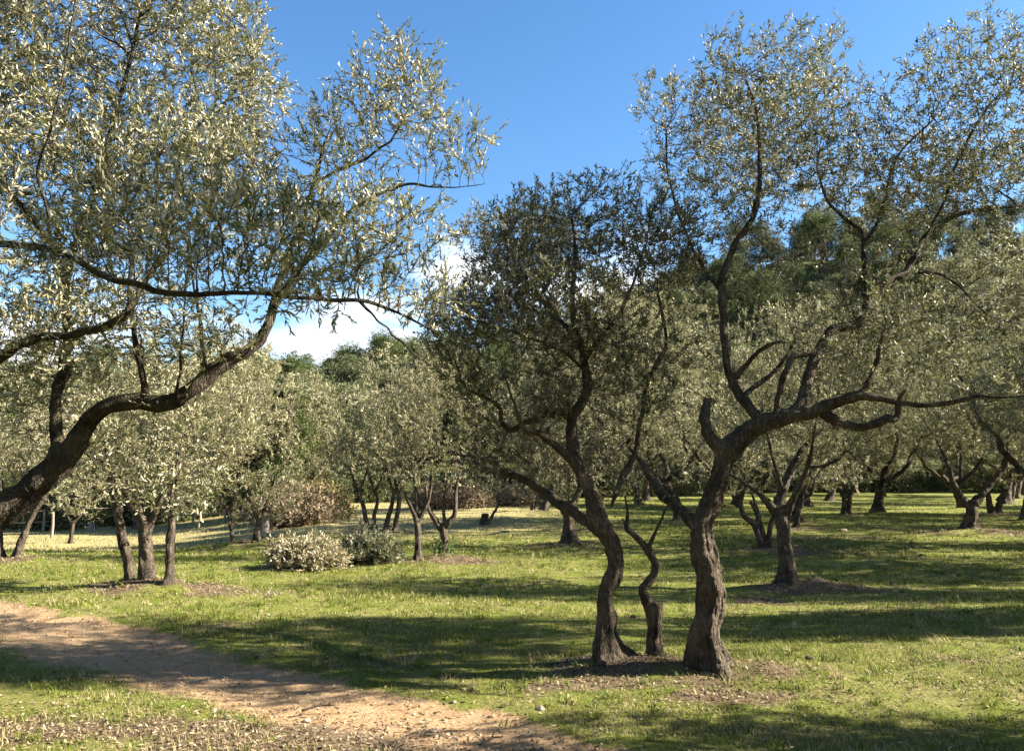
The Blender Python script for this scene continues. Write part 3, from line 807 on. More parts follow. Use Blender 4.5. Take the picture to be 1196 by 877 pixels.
# --- left foreground tree, trunk enters from the left edge
Y1 = 4.7
b1 = P(-150, 850, Y1)
def zfix(px, Y, z):       # py that gives height z at px, depth Y
    d = (z - CAMZ) / Y
    # solve tan
    return H0 / 2 - F0 * math.tan(math.atan(d) - PITCH)
pyb = zfix(-150, Y1, float(base_z(b1[0], Y1)))
H1 = traced_tree('olive_tree', 'huge leaning olive at the left edge with mossy limbs and a bright silvery crown overhead', Y1,
    [(-160, pyb, 60), (-140, 820, 56), (-105, 740, 52), (-62, 665, 50), (-15, 612, 48), (30, 578, 44), (62, 550, 40), (80, 528, 36)],
    [   [(66, 545, 34), (88, 518, 30), (104, 494, 24, -.02), (124, 476, 23, -.05), (158, 467, 22, -.05), (195, 470, 23, -.05), (226, 456, 22, -.05), (246, 434, 22, -.03), (272, 418, 20, 0), (298, 405, 17, .05), (314, 378, 14, .1), (322, 345, 11, .15), (335, 300, 9, .2), (352, 262, 8, .3), (366, 215, 6, .4), (380, 165, 4, .5)],
        [(70, 540, 22), (66, 510, 17, .1), (66, 470, 15, .15), (74, 430, 15, .2), (79, 390, 15, .25), (77, 340, 13, .3), (90, 280, 11, .35), (110, 220, 9, .4), (130, 150, 7, .5), (150, 80, 5, .5), (165, 10, 4, .5)],
        # mossy limb crossing from the left edge
        [(-120, 560, 22, -.2), (-60, 480, 20, -.3), (-10, 425, 17, -.4), (20, 402, 14, -.45), (50, 393, 12, -.5), (90, 391, 11, -.5), (128, 378, 12, -.5), (150, 362, 9, -.5), (170, 330, 7, -.4), (200, 290, 5, -.3), (240, 250, 4, -.2)],
        # long horizontal bough
        [(-100, 300, 14, -.5), (-40, 288, 12, -.7), (30, 286, 10, -.9), (75, 296, 9, -1.0), (120, 322, 9, -1.1), (165, 335, 9, -1.15), (205, 343, 8, -1.15), (260, 343, 7, -1.1), (320, 345, 6, -1.0), (380, 350, 6, -.8), (425, 352, 6, -.6), (455, 362, 4, -.45), (490, 378, 3, -.4), (520, 395, 2, -.4)],
        [(420, 352, 5, -.5), (440, 372, 3, -.5), (465, 395, 3, -.45), (490, 420, 2, -.4)],
        [(380, 350, 4, -.6), (400, 362, 4, -.6), (425, 350, 3, -.6)],
        # pale sunlit bough to the upper right
        [(320, 360, 9, .1), (345, 320, 8, .3), (375, 285, 7, .4), (400, 258, 6, .45), (428, 234, 6, .5), (455, 222, 5, .5), (480, 216, 4, .5), (515, 219, 2.4, .5), (545, 218, 1.4, .5), (566, 215, .8, .5)],
        [(366, 215, 5, .4), (400, 196, 5, .45), (430, 184, 4, .5), (452, 168, 3.4, .5), (468, 145, 2.6, .5), (480, 120, 1.8, .5)],
        # vertical dangling leader seen against the bright leaves
        [(62, 292, 5, -.75), (55, 250, 4, -.9), (46, 205, 4, -1.0), (58, 150, 3.5, -1.1), (72, 90, 3, -1.1), (84, 30, 2.6, -1.1), (92, -30, 2, -1.1)],
        [(170, 462, 9, -.05), (164, 430, 8, -.05), (158, 395, 7, -.1), (150, 350, 6, -.1), (155, 300, 5, -.1), (180, 240, 4, 0)],
        [(205, 462, 4, -.05), (212, 420, 3.5, -.05), (214, 370, 3, -.05), (218, 320, 2.5, 0)],
        [(240, 430, 6, 0), (236, 395, 5, 0), (230, 360, 4, .05), (222, 310, 3, .1)],
        [(84, 310, 7, .3), (40, 260, 7, .5), (0, 210, 6, .7), (-50, 150, 5, .8)],
        [(-80, 600, 14, .1), (-110, 500, 11, .2), (-120, 400, 10, .3), (-100, 300, 9, .4), (-60, 180, 7, .5), (-20, 60, 5, .5)],
        [(110, 220, 6, .4), (170, 190, 5, .6), (230, 150, 4, .7), (280, 100, 3, .8), (300, 50, 2, .8)],
    ],
    [(70, 60, 190, 130, .5, 1.2, 1.5), (230, 90, 105, 130, .7, 1.0, 1.8), (230, 230, 130, 90, .4, .9, 1.5), (60, 220, 150, 90, .3, 1.0, 1.1),
     (455, 110, 70, 65, .5, .5, 2.0), (530, 175, 58, 40, .5, .4, 1.8), (405, 160, 55, 60, .5, .5, 1.4), (430, 275, 100, 42, .0, .6, 1.5), (330, 290, 130, 48, -1.1, .6, 2.6), (230, 250, 120, 40, -1.1, .5, 2.0), (400, 320, 90, 30, -.8, .5, 1.8),
     (150, 300, 130, 45, -1.1, .5, 2.2), (60, 340, 120, 70, .1, .8, .7), (400, 230, 80, 60, .4, .5, 1.1), (-110, 200, 120, 200, .3, 1.1, .7), (170, 410, 120, 50, .1, .5, .35), (190, 565, 90, 36, -.3, .35, .5), (60, 470, 90, 60, .4, .5, .6), (90, 400, 120, 70, .0, .8, .9), (330, 350, 130, 26, -1.0, .4, 1.6), (480, 335, 55, 45, -.4, .4, 1.5), (210, 390, 90, 50, -.4, .5, .5)],
    12500, 11, bark=M_BARK_MOSS, amp=.012, flare=.4, step=.06, di=.6, dk=.095, clump=.62,
    shoot_per=1.15, nleaf=16, shootL=.14, ll=.040, lw=.0080, up=.40, spread=.55, twist=.5, tip=.0021, thr=.0050)

# --- cut stump with a sprout between the two
YS = gy(767, 777)
def stump_tree():
    rng = np.random.default_rng(5)
    q = smooth_line(poly_px([(767, 779, 24), (765, 755, 21), (765, 730, 21), (766, 704, 22)], YS), 10)
    base = np.array([q[0, 0], q[0, 1], float(base_z(q[0, 0], q[0, 1]))])
    root = empty('olive_stump', base)
    tag(root, 'sawn off olive stump with a crooked thin sprout, between two large trunks', 'tree stump')
    q0 = resample(q, .015); e = q0[0].copy(); e[2] -= .12
    v, p = tube(np.vstack([e, q0]), 32, .08, .06, 4.0, .35, base[2])
    link('trunk', remesh_bark(v - base, p, .008, .008, M_BARK, 3.0), root)
    c = q0[-1]; v, p = tube(np.array([[*c[:3] + [0, 0, -.008], c[3] * .9], [*c[:3] + [0, 0, .008], c[3] * .88]]), 20, .05, .03, 2.0)
    link('cut_face', mk_mesh('cut_face', v - base, p, mats=[M_BARK]), root)
    ls = [[(763, 735, 13), (759, 712, 15), (755, 699, 15, .02), (751, 689, 13, .04), (757, 680, 12, .04), (764, 670, 11, .04), (765, 658, 11, .04), (760, 648, 11, .04), (756, 639, 13, .04)],
          [(757, 642, 11, .04), (748, 632, 9, .06), (738, 622, 8, .1), (732, 616, 7, .12), (733, 600, 4, .15), (730, 580, 2.5, .2)],
          [(757, 641, 7, .04), (766, 620, 4, .0), (774, 603, 3, -.05), (782, 585, 2, -.1), (790, 566, 1.6, -.15)]]
    lines = [smooth_line(poly_px(l, YS), 8) for l in ls]
    for i, l in enumerate(lines):
        v, p = tube(resample(l, .012), 12, .12, .05, i * 2.1); link('sprout', mk_mesh('sprout', v - base, p, mats=[M_BARK]), root)
    A = in_blobs(blob_px(YS, [(745, 590, 45, 35, .1, .3), (785, 600, 25, 35, 0, .2)]), 130, rng)
    tw, fo, _ = grow(lines, A, rng, step=.05, di=.4, dk=.08, shoot_per=.12, nleaf=6, shootL=.08, ll=.04, origin=base)
    link('branches', tw, root)
    if fo: link('leaves', fo, root)
    MOUNDS.append((base[0], base[1], .45, .3, .03, .95))
stump_tree()

# --- second row and beyond: traced trees, one call each
def mid(label, basepx, trunk, limbs, blobs, nattr, seed, ls=1.35, sp=1.0, far=False, name='olive_tree', group=None, extra=(), mound=(.6, .4, .05, .9), bare=0.0, nleaf=12, remesh=.014, mat=None, Y=None, up=.4, dk=None, step=.11):
    Y = Y or gy(*basepx)
    k = max(1.0, Y / 12.0)
    return traced_tree(name, label, Y, trunk, limbs, blobs, nattr, seed, group, remesh=remesh, taper=True, amp=.010 * min(k, 1.6), flare=.7, step=step * (k ** .5), bark=M_BARK,
        limb_seg=10, extra_trunks=extra, mound=mound, di=.8 * k ** .5, dk=dk or .15 * k ** .5, clump=.5, shoot_per=sp * 1.3, nleaf=nleaf + 2, shootL=.17, ll=.046 * ls, lw=.0105 * ls, hero=False,
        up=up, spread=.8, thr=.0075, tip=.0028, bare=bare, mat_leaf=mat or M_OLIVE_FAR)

mid('slender olive with a high forked trunk and a litter mound, behind the tall right olive', (920, 688),
    [(921, 690, 27), (920, 668, 23), (917, 640, 21), (914, 615, 20), (909, 594, 18)],
    [[(907, 600, 14), (896, 585, 11), (884, 573, 9), (868, 564, 8), (856, 556, 6), (838, 550, 4)],
     [(909, 598, 16), (914, 574, 14, .1), (922, 552, 12, .2), (934, 530, 11, .2), (948, 512, 10, .2), (965, 496, 8, .2), (972, 470, 6, .2)],
     [(918, 600, 12), (930, 575, 9, -.2), (941, 550, 8, -.3), (948, 520, 6, -.4), (955, 480, 5, -.5)],
     [(940, 545, 6, .1), (962, 544, 5, 0), (978, 536, 5, -.1), (988, 526, 5, -.1), (998, 534, 3, -.1), (1012, 548, 2, -.1)],
     [(916, 575, 6), (905, 545, 5), (896, 510, 4), (890, 470, 3)]],
    [(900, 490, 70, 50, 0, 1.0), (970, 470, 85, 60, 0, 1.0), (930, 410, 90, 60, .2, 1.1), (860, 520, 40, 30, 0, .7, .6), (1010, 400, 60, 50, .3, 1.0), (1000, 540, 35, 30, 0, .5, .3)],
    2100, 41, sp=.8, mound=(.9, .5, .09, 1.0, .35))
mid('olive clump of three stems on a brown litter mound, left beside the path', (172, 690),
    [(173, 692, 24), (172, 665, 20), (170, 640, 20), (169, 615, 18), (162, 590, 12)],
    [[(169, 620, 14), (160, 600, 11), (150, 580, 10), (140, 558, 8), (135, 530, 5)],
     [(170, 622, 13), (180, 600, 9), (192, 575, 7), (205, 545, 5), (215, 500, 4)],
     [(132, 575, 9, .2), (128, 545, 7, .2), (120, 510, 5, .2)],
     [(200, 600, 8, -.2), (202, 570, 6, -.2), (215, 535, 4, -.2)]],
    [(170, 520, 105, 62, .2, 1.0, 1.1), (235, 500, 80, 60, .3, .9), (130, 460, 80, 60, .4, .9, .8), (210, 430, 95, 55, .5, .9, .9), (205, 585, 50, 24, -.1, .5, .7), (150, 560, 40, 22, -.2, .4, .6)],
    2300, 42, sp=.9, extra=([(153, 686, 14, .2), (150, 660, 13, .2), (143, 630, 13, .2), (138, 600, 12, .2), (130, 570, 10, .2)], [(197, 685, 14, -.2), (198, 660, 13, -.2), (199, 630, 12, -.2), (201, 600, 10, -.2)]),
    mound=(1.15, .55, .10, 1.0, .1))
mid('thin leaning olive trunk behind the huge trunk at the left edge', (18, 656),
    [(17, 658, 12), (24, 635, 11), (31, 615, 10), (40, 598, 10), (52, 580, 8)],
    [[(50, 582, 8), (62, 555, 7), (70, 520, 5)], [(38, 600, 6), (30, 570, 5), (22, 530, 4)]],
    [(50, 500, 90, 60, 0, 1.2), (10, 450, 90, 70, .5, 1.2)], 900, 43, sp=.9, extra=([(0, 658, 12), (-2, 620, 11), (2, 590, 9), (0, 560, 7)],), mound=(1.0, .6, .06, .9))
mid('left one of the twin dark trunks under a shared pale crown, near the russet thicket', (272, 641),
    [(272, 642, 9), (271, 625, 7), (269, 608, 7), (266, 592, 6)],
    [[(267, 600, 6), (258, 575, 5), (250, 540, 4)], [(268, 598, 5), (278, 570, 4), (285, 530, 3)]],
    [(250, 545, 70, 55, 0, 1.1), (225, 470, 75, 60, .3, 1.2), (270, 420, 60, 50, .3, 1.2), (275, 600, 35, 18, 0, .5, .5)], 1100, 44, sp=1.2, ls=1.5, mound=(.8, .5, .10, .8), mat=M_OLIVE_FAR)
mid('right of the twin dark trunks with a shared pale crown, next to the russet thicket', (299, 641),
    [(300, 643, 14), (300, 628, 10), (302, 612, 8), (306, 596, 6)],
    [[(303, 606, 6), (315, 580, 5), (322, 550, 4)], [(302, 610, 5), (292, 580, 5), (290, 540, 4)]],
    [(310, 545, 55, 60, 0, 1.1), (300, 470, 70, 55, .3, 1.2), (330, 590, 30, 22, 0, .6, .7)], 1100, 45, sp=1.2, ls=1.5, mound=(.8, .5, .10, .8))
mid('straight pruned olive, left one of the pair rising from brown litter at mid field', (487, 657),
    [(488, 659, 12), (488, 640, 10), (488, 622, 10), (487, 605, 10)],
    [[(487, 608, 9), (482, 596, 7), (478, 588, 7), (470, 570, 4), (462, 540, 3)], [(488, 608, 8), (496, 594, 6), (502, 575, 5), (505, 545, 4), (515, 510, 3)], [(487, 605, 5), (486, 580, 4), (480, 540, 3)]],
    [(470, 520, 62, 52, 0, 1.0), (505, 470, 60, 50, .2, 1.0), (450, 450, 45, 45, .5, .9, .8), (480, 430, 60, 35, .4, .9)], 1400, 46, sp=.8, mound=(1.2, .6, .06, 1.0, .5))
mid('forked olive with ivy at its foot, right one of the pair at mid field', (518, 653),
    [(519, 655, 13), (518, 640, 11), (519, 626, 12), (517, 614, 12)],
    [[(515, 618, 9), (506, 604, 8), (500, 592, 6), (498, 570, 5), (492, 540, 3)], [(521, 614, 9), (530, 602, 8), (532, 585, 6), (535, 560, 5), (545, 530, 3)], [(519, 612, 5), (518, 590, 4), (522, 560, 3)]],
    [(525, 520, 52, 50, 0, 1.0), (550, 470, 55, 50, .2, 1.0), (510, 440, 50, 40, .4, .9)], 1200, 47, sp=.8, mound=(.8, .4, .05, .7))
mid('dark stout trunk behind the heavy low limb of the dense dark crowned olive', (670, 638),
    [(668, 640, 26), (665, 622, 18), (664, 608, 16), (662, 595, 15)],
    [[(662, 600, 12), (650, 580, 9), (640, 550, 7), (630, 510, 5)], [(663, 598, 12), (675, 575, 9), (690, 545, 7), (700, 500, 5)], [(662, 600, 8), (664, 560, 6), (668, 510, 4)]],
    [(640, 545, 75, 40, 0, 1.6), (700, 540, 75, 45, 0, 1.6), (670, 460, 100, 60, .4, 1.7), (770, 480, 60, 65, .4, 1.5), (700, 400, 110, 60, .6, 1.6), (800, 380, 60, 50, .6, 1.3)], 2700, 48, sp=.8, mound=(1.2, .7, .06, .8))
mid('many stemmed olive fanning out low between the two big right trunks', (893, 645),
    [(893, 647, 12), (888, 630, 11), (880, 612, 10), (868, 600, 9), (864, 582, 7)],
    [[(864, 590, 7), (870, 560, 5), (872, 520, 4)], [(884, 618, 7), (884, 595, 6), (876, 570, 5)], [(862, 592, 6), (852, 570, 4), (845, 540, 3)]],
    [(850, 545, 60, 40, 0, 1.4), (890, 520, 60, 45, .3, 1.4), (830, 480, 70, 50, .5, 1.4)], 1300, 49, sp=.8,
    extra=([(896, 646, 9), (890, 620, 8), (884, 600, 7), (876, 585, 6)], [(898, 646, 9), (899, 620, 8), (904, 600, 7), (906, 580, 6)]), mound=(1.6, .6, .08, .9, .5))
mid('dark bent olive stem rising between the slender forked olive and a split one', (930, 618),
    [(929, 620, 9), (932, 600, 8), (936, 585, 8), (938, 568, 7)],
    [[(937, 575, 7), (946, 555, 5), (950, 530, 4)], [(934, 588, 5), (948, 575, 5), (952, 560, 4), (965, 540, 3)], [(936, 580, 5), (926, 560, 4), (918, 530, 3)]],
    [(945, 530, 50, 35, 0, 1.5), (970, 545, 35, 28, 0, 1.2)], 700, 50, sp=1.0, ls=1.6, mound=(.8, .5, .06, .7))
mid('twin trunked olive with a spreading pale crown, alone at right of the slender forked one', (988, 603),
    [(986, 605, 9), (986, 590, 7), (985, 575, 6)],
    [[(985, 580, 5), (975, 560, 4), (968, 530, 3)], [(990, 582, 5), (1000, 560, 4), (1008, 530, 3)]],
    [(975, 545, 42, 30, 0, 1.6), (1010, 510, 50, 40, .2, 1.8), (960, 500, 45, 40, .3, 1.6), (985, 440, 60, 50, .3, 2.0)], 1500, 51, sp=1.0, ls=1.9,
    extra=([(991, 604, 7), (992, 588, 6), (994, 572, 5)],), mound=(1.0, .6, .07, .6))
mid('small dark vase shaped olive at the back, left of the dark hedge gap', (1033, 580),
    [(1032, 580, 6), (1032, 570, 5), (1034, 560, 5)],
    [[(1033, 564, 4), (1042, 552, 3), (1050, 535, 2)], [(1032, 564, 4), (1027, 552, 3), (1022, 535, 2)]],
    [(1030, 525, 38, 32, 0, 2.4), (1055, 540, 26, 24, 0, 1.8)], 650, 52, sp=1.1, ls=2.6, mound=(1.2, .8, .06, .5))
mid('three stemmed dark olive at the far hedge, left of the big dark vase olive', (1087, 573),
    [(1085, 574, 5), (1084, 562, 5), (1083, 550, 4)],
    [[(1083, 555, 3), (1080, 540, 3), (1076, 525, 2)]],
    [(1085, 525, 32, 30, 0, 2.6)], 550, 53, sp=1.1, ls=2.8, extra=([(1091, 574, 4), (1094, 560, 4), (1097, 548, 3)], [(1080, 574, 4), (1076, 560, 3), (1072, 550, 3)]), mound=(1.2, .8, .05, .5))
mid('big dark vase shaped olive with a flared foot, far right of the grove', (1134, 624),
    [(1134, 625, 25), (1134, 610, 16), (1135, 596, 15), (1133, 584, 14)],
    [[(1131, 590, 11), (1120, 576, 9), (1112, 560, 8), (1106, 540, 7), (1096, 518, 5), (1084, 500, 4)], [(1138, 588, 12), (1150, 574, 10), (1160, 560, 9), (1172, 546, 9), (1178, 528, 9), (1178, 510, 6), (1190, 490, 4)],
     [(1118, 572, 6), (1126, 560, 5), (1140, 546, 5), (1150, 530, 4), (1152, 510, 3)], [(1122, 560, 5), (1122, 530, 4), (1118, 500, 3)]],
    [(1100, 480, 70, 50, 0, 1.6), (1180, 470, 80, 60, 0, 1.7), (1140, 400, 110, 65, .5, 1.8), (1220, 540, 50, 40, 0, 1.2), (1170, 320, 80, 60, .5, 1.7), (1080, 350, 60, 50, .5, 1.5)], 3000, 54, sp=.75, ls=1.5, mound=(1.6, .8, .10, .8))
mid('leaning twin stems just right behind the big dark vase olive', (1162, 602),
    [(1160, 604, 10), (1156, 590, 8), (1154, 575, 7)],
    [[(1154, 580, 6), (1148, 560, 4), (1140, 535, 3)], [(1166, 585, 6), (1178, 565, 5), (1182, 540, 4)]],
    [(1150, 535, 45, 35, 0, 1.8), (1195, 530, 45, 38, 0, 1.8)], 900, 55, sp=1.0, ls=1.9, extra=([(1164, 604, 9), (1168, 588, 8), (1174, 572, 7)],), mound=(1.3, .7, .08, .7))
mid('tiny young olive with a thin curved stem next to a low stump at mid field', (575, 611),
    [(572, 613, 4), (574, 604, 4), (578, 596, 3)],
    [[(578, 598, 3), (584, 586, 3), (590, 578, 2)]],
    [(588, 572, 26, 14, 0, .8), (560, 562, 24, 14, .3, .8, .6)], 260, 56, sp=.7, ls=1.7, mound=(.8, .5, .08, .6), remesh=None, bare=.2)
mid('small vase shaped olive in the sunny field before the fence', (83, 636),
    [(82, 637, 6), (84, 622, 5), (86, 608, 5)],
    [[(85, 612, 4), (78, 600, 3), (74, 588, 2)], [(86, 610, 4), (95, 600, 3), (102, 588, 2)]],
    [(90, 580, 38, 24, 0, 1.3), (110, 560, 34, 22, .3, 1.3), (75, 565, 30, 20, 0, 1.0)], 620, 57, sp=1.0, ls=1.8, remesh=None, mound=(.6, .4, .04, .4))
# the row of four thin trunks behind the brush piles
for i, (bx, by, pts, lab) in enumerate([
    (431, 622, [(431, 624, 8), (427, 606, 7), (424, 590, 6), (418, 575, 4)], 'leftmost of four thin dark trunks in a row behind the brush piles'),
    (437, 620, [(437, 622, 7), (437, 602, 6), (441, 585, 5), (438, 572, 4)], 'second from left of four thin dark trunks behind the brush piles'),
    (452, 622, [(450, 624, 8), (453, 606, 7), (458, 588, 6), (460, 575, 4)], 'third from left of four thin dark trunks behind the brush piles'),
    (462, 622, [(461, 625, 8), (463, 606, 7), (466, 588, 7), (466, 575, 4)], 'rightmost of four thin dark trunks in a row behind the brush piles')]):
    cx = pts[-1][0]
    mid(lab, (bx, by), pts, [[(pts[-1][0], pts[-1][1] + 4, 4), (cx - 8, 550, 3), (cx - 12, 530, 2)], [(pts[-1][0], pts[-1][1] + 3, 4), (cx + 10, 552, 3), (cx + 14, 525, 2)]],
        [(cx - 16 + 8 * (i % 2), 528, 34, 32, .2 * i, 1.2), (cx - 10 + 10 * i, 480, 36, 36, .3 * i, 1.3)], 520, 60 + i, sp=1.1, ls=1.8, remesh=None, mound=(.6, .4, .03, .6))

# ---------------------------------------------------------------- generic olive for the further rows (own local space)
def generic_olive(seed, h=4.8, spread=2.2, leaf=2.0, nattr=2100, high=0.0):
    rng = np.random.default_rng(seed)
    lean = rng.normal(0, .12, 2)
    th = .75 + .35 * rng.random() + high
    tq = catmull(np.array([[0, 0, -.12, .17], [lean[0] * .3, lean[1] * .3, .25, .125], [lean[0] * 1.2, lean[1], .7, .11], [lean[0] * 2, lean[1] * 2, th, .10]]), 10)
    lines = []
    nl = 3 + int(rng.random() * 2)
    a0 = rng.random() * 6.28
    for i in range(nl):
        a = a0 + i * 6.283 / nl + rng.normal(0, .3); rr = spread * (.45 + .25 * rng.random())
        p0 = tq[-2, :3]
        p = [[*p0, .055], [*(p0 + [math.cos(a) * rr * .35, math.sin(a) * rr * .35, .35 + .2 * rng.random()]), .055], [*(p0 + [math.cos(a + .3) * rr * .7, math.sin(a + .3) * rr * .7, .9 + .4 * rng.random()]), .04],
             [*(p0 + [math.cos(a) * rr, math.sin(a) * rr, 1.8 + .6 * rng.random()]), .02]]
        lines.append(smooth_line(np.array(p), 8, wob=.06, seed=seed + i))
    v, p = merge([tube(resample(tq, .04), 20, .12, .10, seed * .3, .5, 0.0)] + [tube(resample(l, .05), 10, .15, .08, seed + i) for i, l in enumerate(lines)])
    bl = []
    for i in range(8):
        a = rng.random() * 6.28; r = spread * .6 * rng.random() ** .5
        zc = h * ((.40 + .38 * rng.random()) if not high else (.68 + .14 * rng.random()))
        bl.append((np.array([math.cos(a) * r, math.sin(a) * r, zc]), np.array([spread * (.40 + .18 * rng.random())] * 2 + [h * .17]), 1.0))
    bl.append((np.array([0, 0, h * (.66 if not high else .78)]), np.array([spread * .62, spread * .62, h * (.26 if not high else .14)]), .8))
    A = in_blobs(bl, nattr, rng, .7, 1.1)
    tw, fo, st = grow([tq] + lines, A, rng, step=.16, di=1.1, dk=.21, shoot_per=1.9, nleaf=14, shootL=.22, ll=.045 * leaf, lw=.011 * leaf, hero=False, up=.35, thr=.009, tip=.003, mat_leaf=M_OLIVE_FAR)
    return mk_mesh('trunk', v, p, mats=[M_BARK]), tw, fo
GEN = [generic_olive(100 + i, 5.4 + .4 * i, 2.4 + .15 * i, leaf=1.9) for i in range(4)]
GEN.append(generic_olive(131, 7.0, 2.1, 1.9, 3000, high=2.4))
def put_olive(k, x, y, s, rz, label, group):
    z = float(base_z(x, y))
    r = empty('olive_tree', (x, y, z)); r.rotation_euler = (0, 0, rz); r.scale = (s, s, s)
    tag(r, label, 'olive tree', group)
    for nm, me in zip(('trunk', 'branches', 'crown'), GEN[k]): link(nm, me, r)
    MOUNDS.append((x, y, .8, .6, .05, .7))
    return r
FAR_L = 'distant olive with a soft grey green crown in the back rows of the grove'
FAR_G = 'distant olive trees filling the back rows of the grove'
far_px = [(1180, 589, 3.0), (635, 597, 0), (945, 592, 0), (860, 590, 0), (745, 590, 0), (1000, 576, 0), (815, 579, 0), (1150, 575, 0), (1210, 580, 0),
          (1260, 600, 0), (700, 585, 0), (770, 578, 0), (660, 581, 0), (1195, 570, 0), (1240, 565, 0), (930, 572, 0)]
rg = np.random.default_rng(77)
for i, (px, py, _) in enumerate(far_px):
    g = G(px, py)
    put_olive(i % 4, g[0], g[1], .95 + .35 * rg.random(), rg.random() * 6.28, FAR_L, FAR_G)
# olives standing on the slope foot, pale in the sun
for i, (x, y, s) in enumerate([(9, 34, 1.3), (14, 30, 1.35), (19, 33, 1.35), (24, 38, 1.4), (17, 42, 1.4), (29, 45, 1.4), (34, 52, 1.5), (22, 51, 1.5), (12, 47, 1.4), (7, 41, 1.3), (27, 58, 1.6), (16, 57, 1.6), (38, 62, 1.6), (2, 46, 1.3), (44, 60, 1.6)]):
    put_olive((i * 3 + 1) % 4, x, y, s, i * 1.9, FAR_L, FAR_G)
# big sunlit olive right behind the foreground ones
for (x, y, s, lab) in [(12.5, 17.5, 1.35, 'broad sunlit tan olive crown filling the right edge above the big dark vase olive'),
                       (8.6, 24.0, 1.35, 'tall pale olive standing behind the split twin trunked one at right'),
                       (5.6, 26.0, 1.3, 'tall pale olive behind the many stemmed low one between the right trunks'),
                       (16.5, 25.0, 1.5, 'large pale olive towering at the right edge beyond the leaning twin stems'),
                       (2.6, 22.0, 1.25, 'grey olive crown seen between the dense dark crown and the tall right olive')]:
    put_olive(int(x) % 4, x, y, s, x, lab, None)
# left side, beyond the clump
for (x, y, s, lab) in [(-15.5, 32.5, 1.0, 'olive behind the rail fence at far left'), (-8.6, 31.5, 1.15, 'pale olive beyond the fence behind the twin dark trunks at left'), (-20.5, 33, 1.05, 'olive beyond the far left end of the rail fence'),
                       (-11.6, 33.5, 1.05, 'pale olive beyond the fence between the small vase olive and the clump')]:
    put_olive(int(-x) % 4, x, y, s, x, lab, None)
# neighbours of the grove out of the frame to the right: they throw the long shadow bands across the grass
OFF_L = 'grove olive outside the picture to the right, throwing shade over the grass'
for i, (x, y, s, sy) in enumerate([(4.95, 4.3, .56, .80), (8.0, 4.3, .72, .60), (9.9, 8.2, 1.35, .30), (13.4, 8.2, 1.25, .35), (11.2, 10.2, 1.2, .30), (15.4, 10.3, 1.25, .34), (12.0, 12.0, 1.2, .3), (12.4, 13.4, 1.15, .85), (17.5, 13.6, 1.2, .7), (15.4, 17.4, 1.15, .75), (20.5, 17.2, 1.2, .75),
                                   (18.8, 21.5, 1.2, .75), (22.5, 25.5, 1.2, .8), (24, 21.5, 1.2, .8), (26, 29, 1.3, .8), (31, 33, 1.3, 1.0)]):
    o_ = put_olive((i * 5 + 2) % 4, x, y, s, (i % 2) * math.pi, OFF_L, 'olive trees outside the picture to the right'); o_.scale = (s, s * sy, s)

# unseen grove olives added behind and left of the viewpoint to block sky light
for i, (x, y, s) in enumerate([(-6.5, -1.5, 1.1), (-2.0, -5.0, 1.15), (3.2, -4.2, 1.1), (8.0, -3.0, 1.1), (-9.5, 3.0, 1.15), (-11.5, 8.5, 1.1), (-6.0, -8.5, 1.2), (0.8, -10, 1.2), (6.5, -9, 1.2), (12, -7, 1.2), (-13, -3, 1.2), (-15, 4, 1.2), (13, -1, 1.1)]):
    put_olive((i * 3) % 4, x, y, s, i * 1.7, 'grove olive added unseen behind the viewpoint to block sky light', 'olive trees added unseen behind the viewpoint')
o_ = put_olive(4, 8.1, 7.6, 1.05, 0, 'high crowned olive added outside the picture to deepen the shade on the grass', None)  # unseen tree, added and shaped to darken the shadow band left of the trunks
o_.scale = (1.0, .62, 1.0)
o_ = put_olive(4, 4.9, 3.15, 1.12, 0, 'high crowned olive added outside the picture to shade the left foreground sprays', None)  # unseen tree, added so the left olive's near sprays fall in shade
o_.scale = (1.12, .62, 1.12)
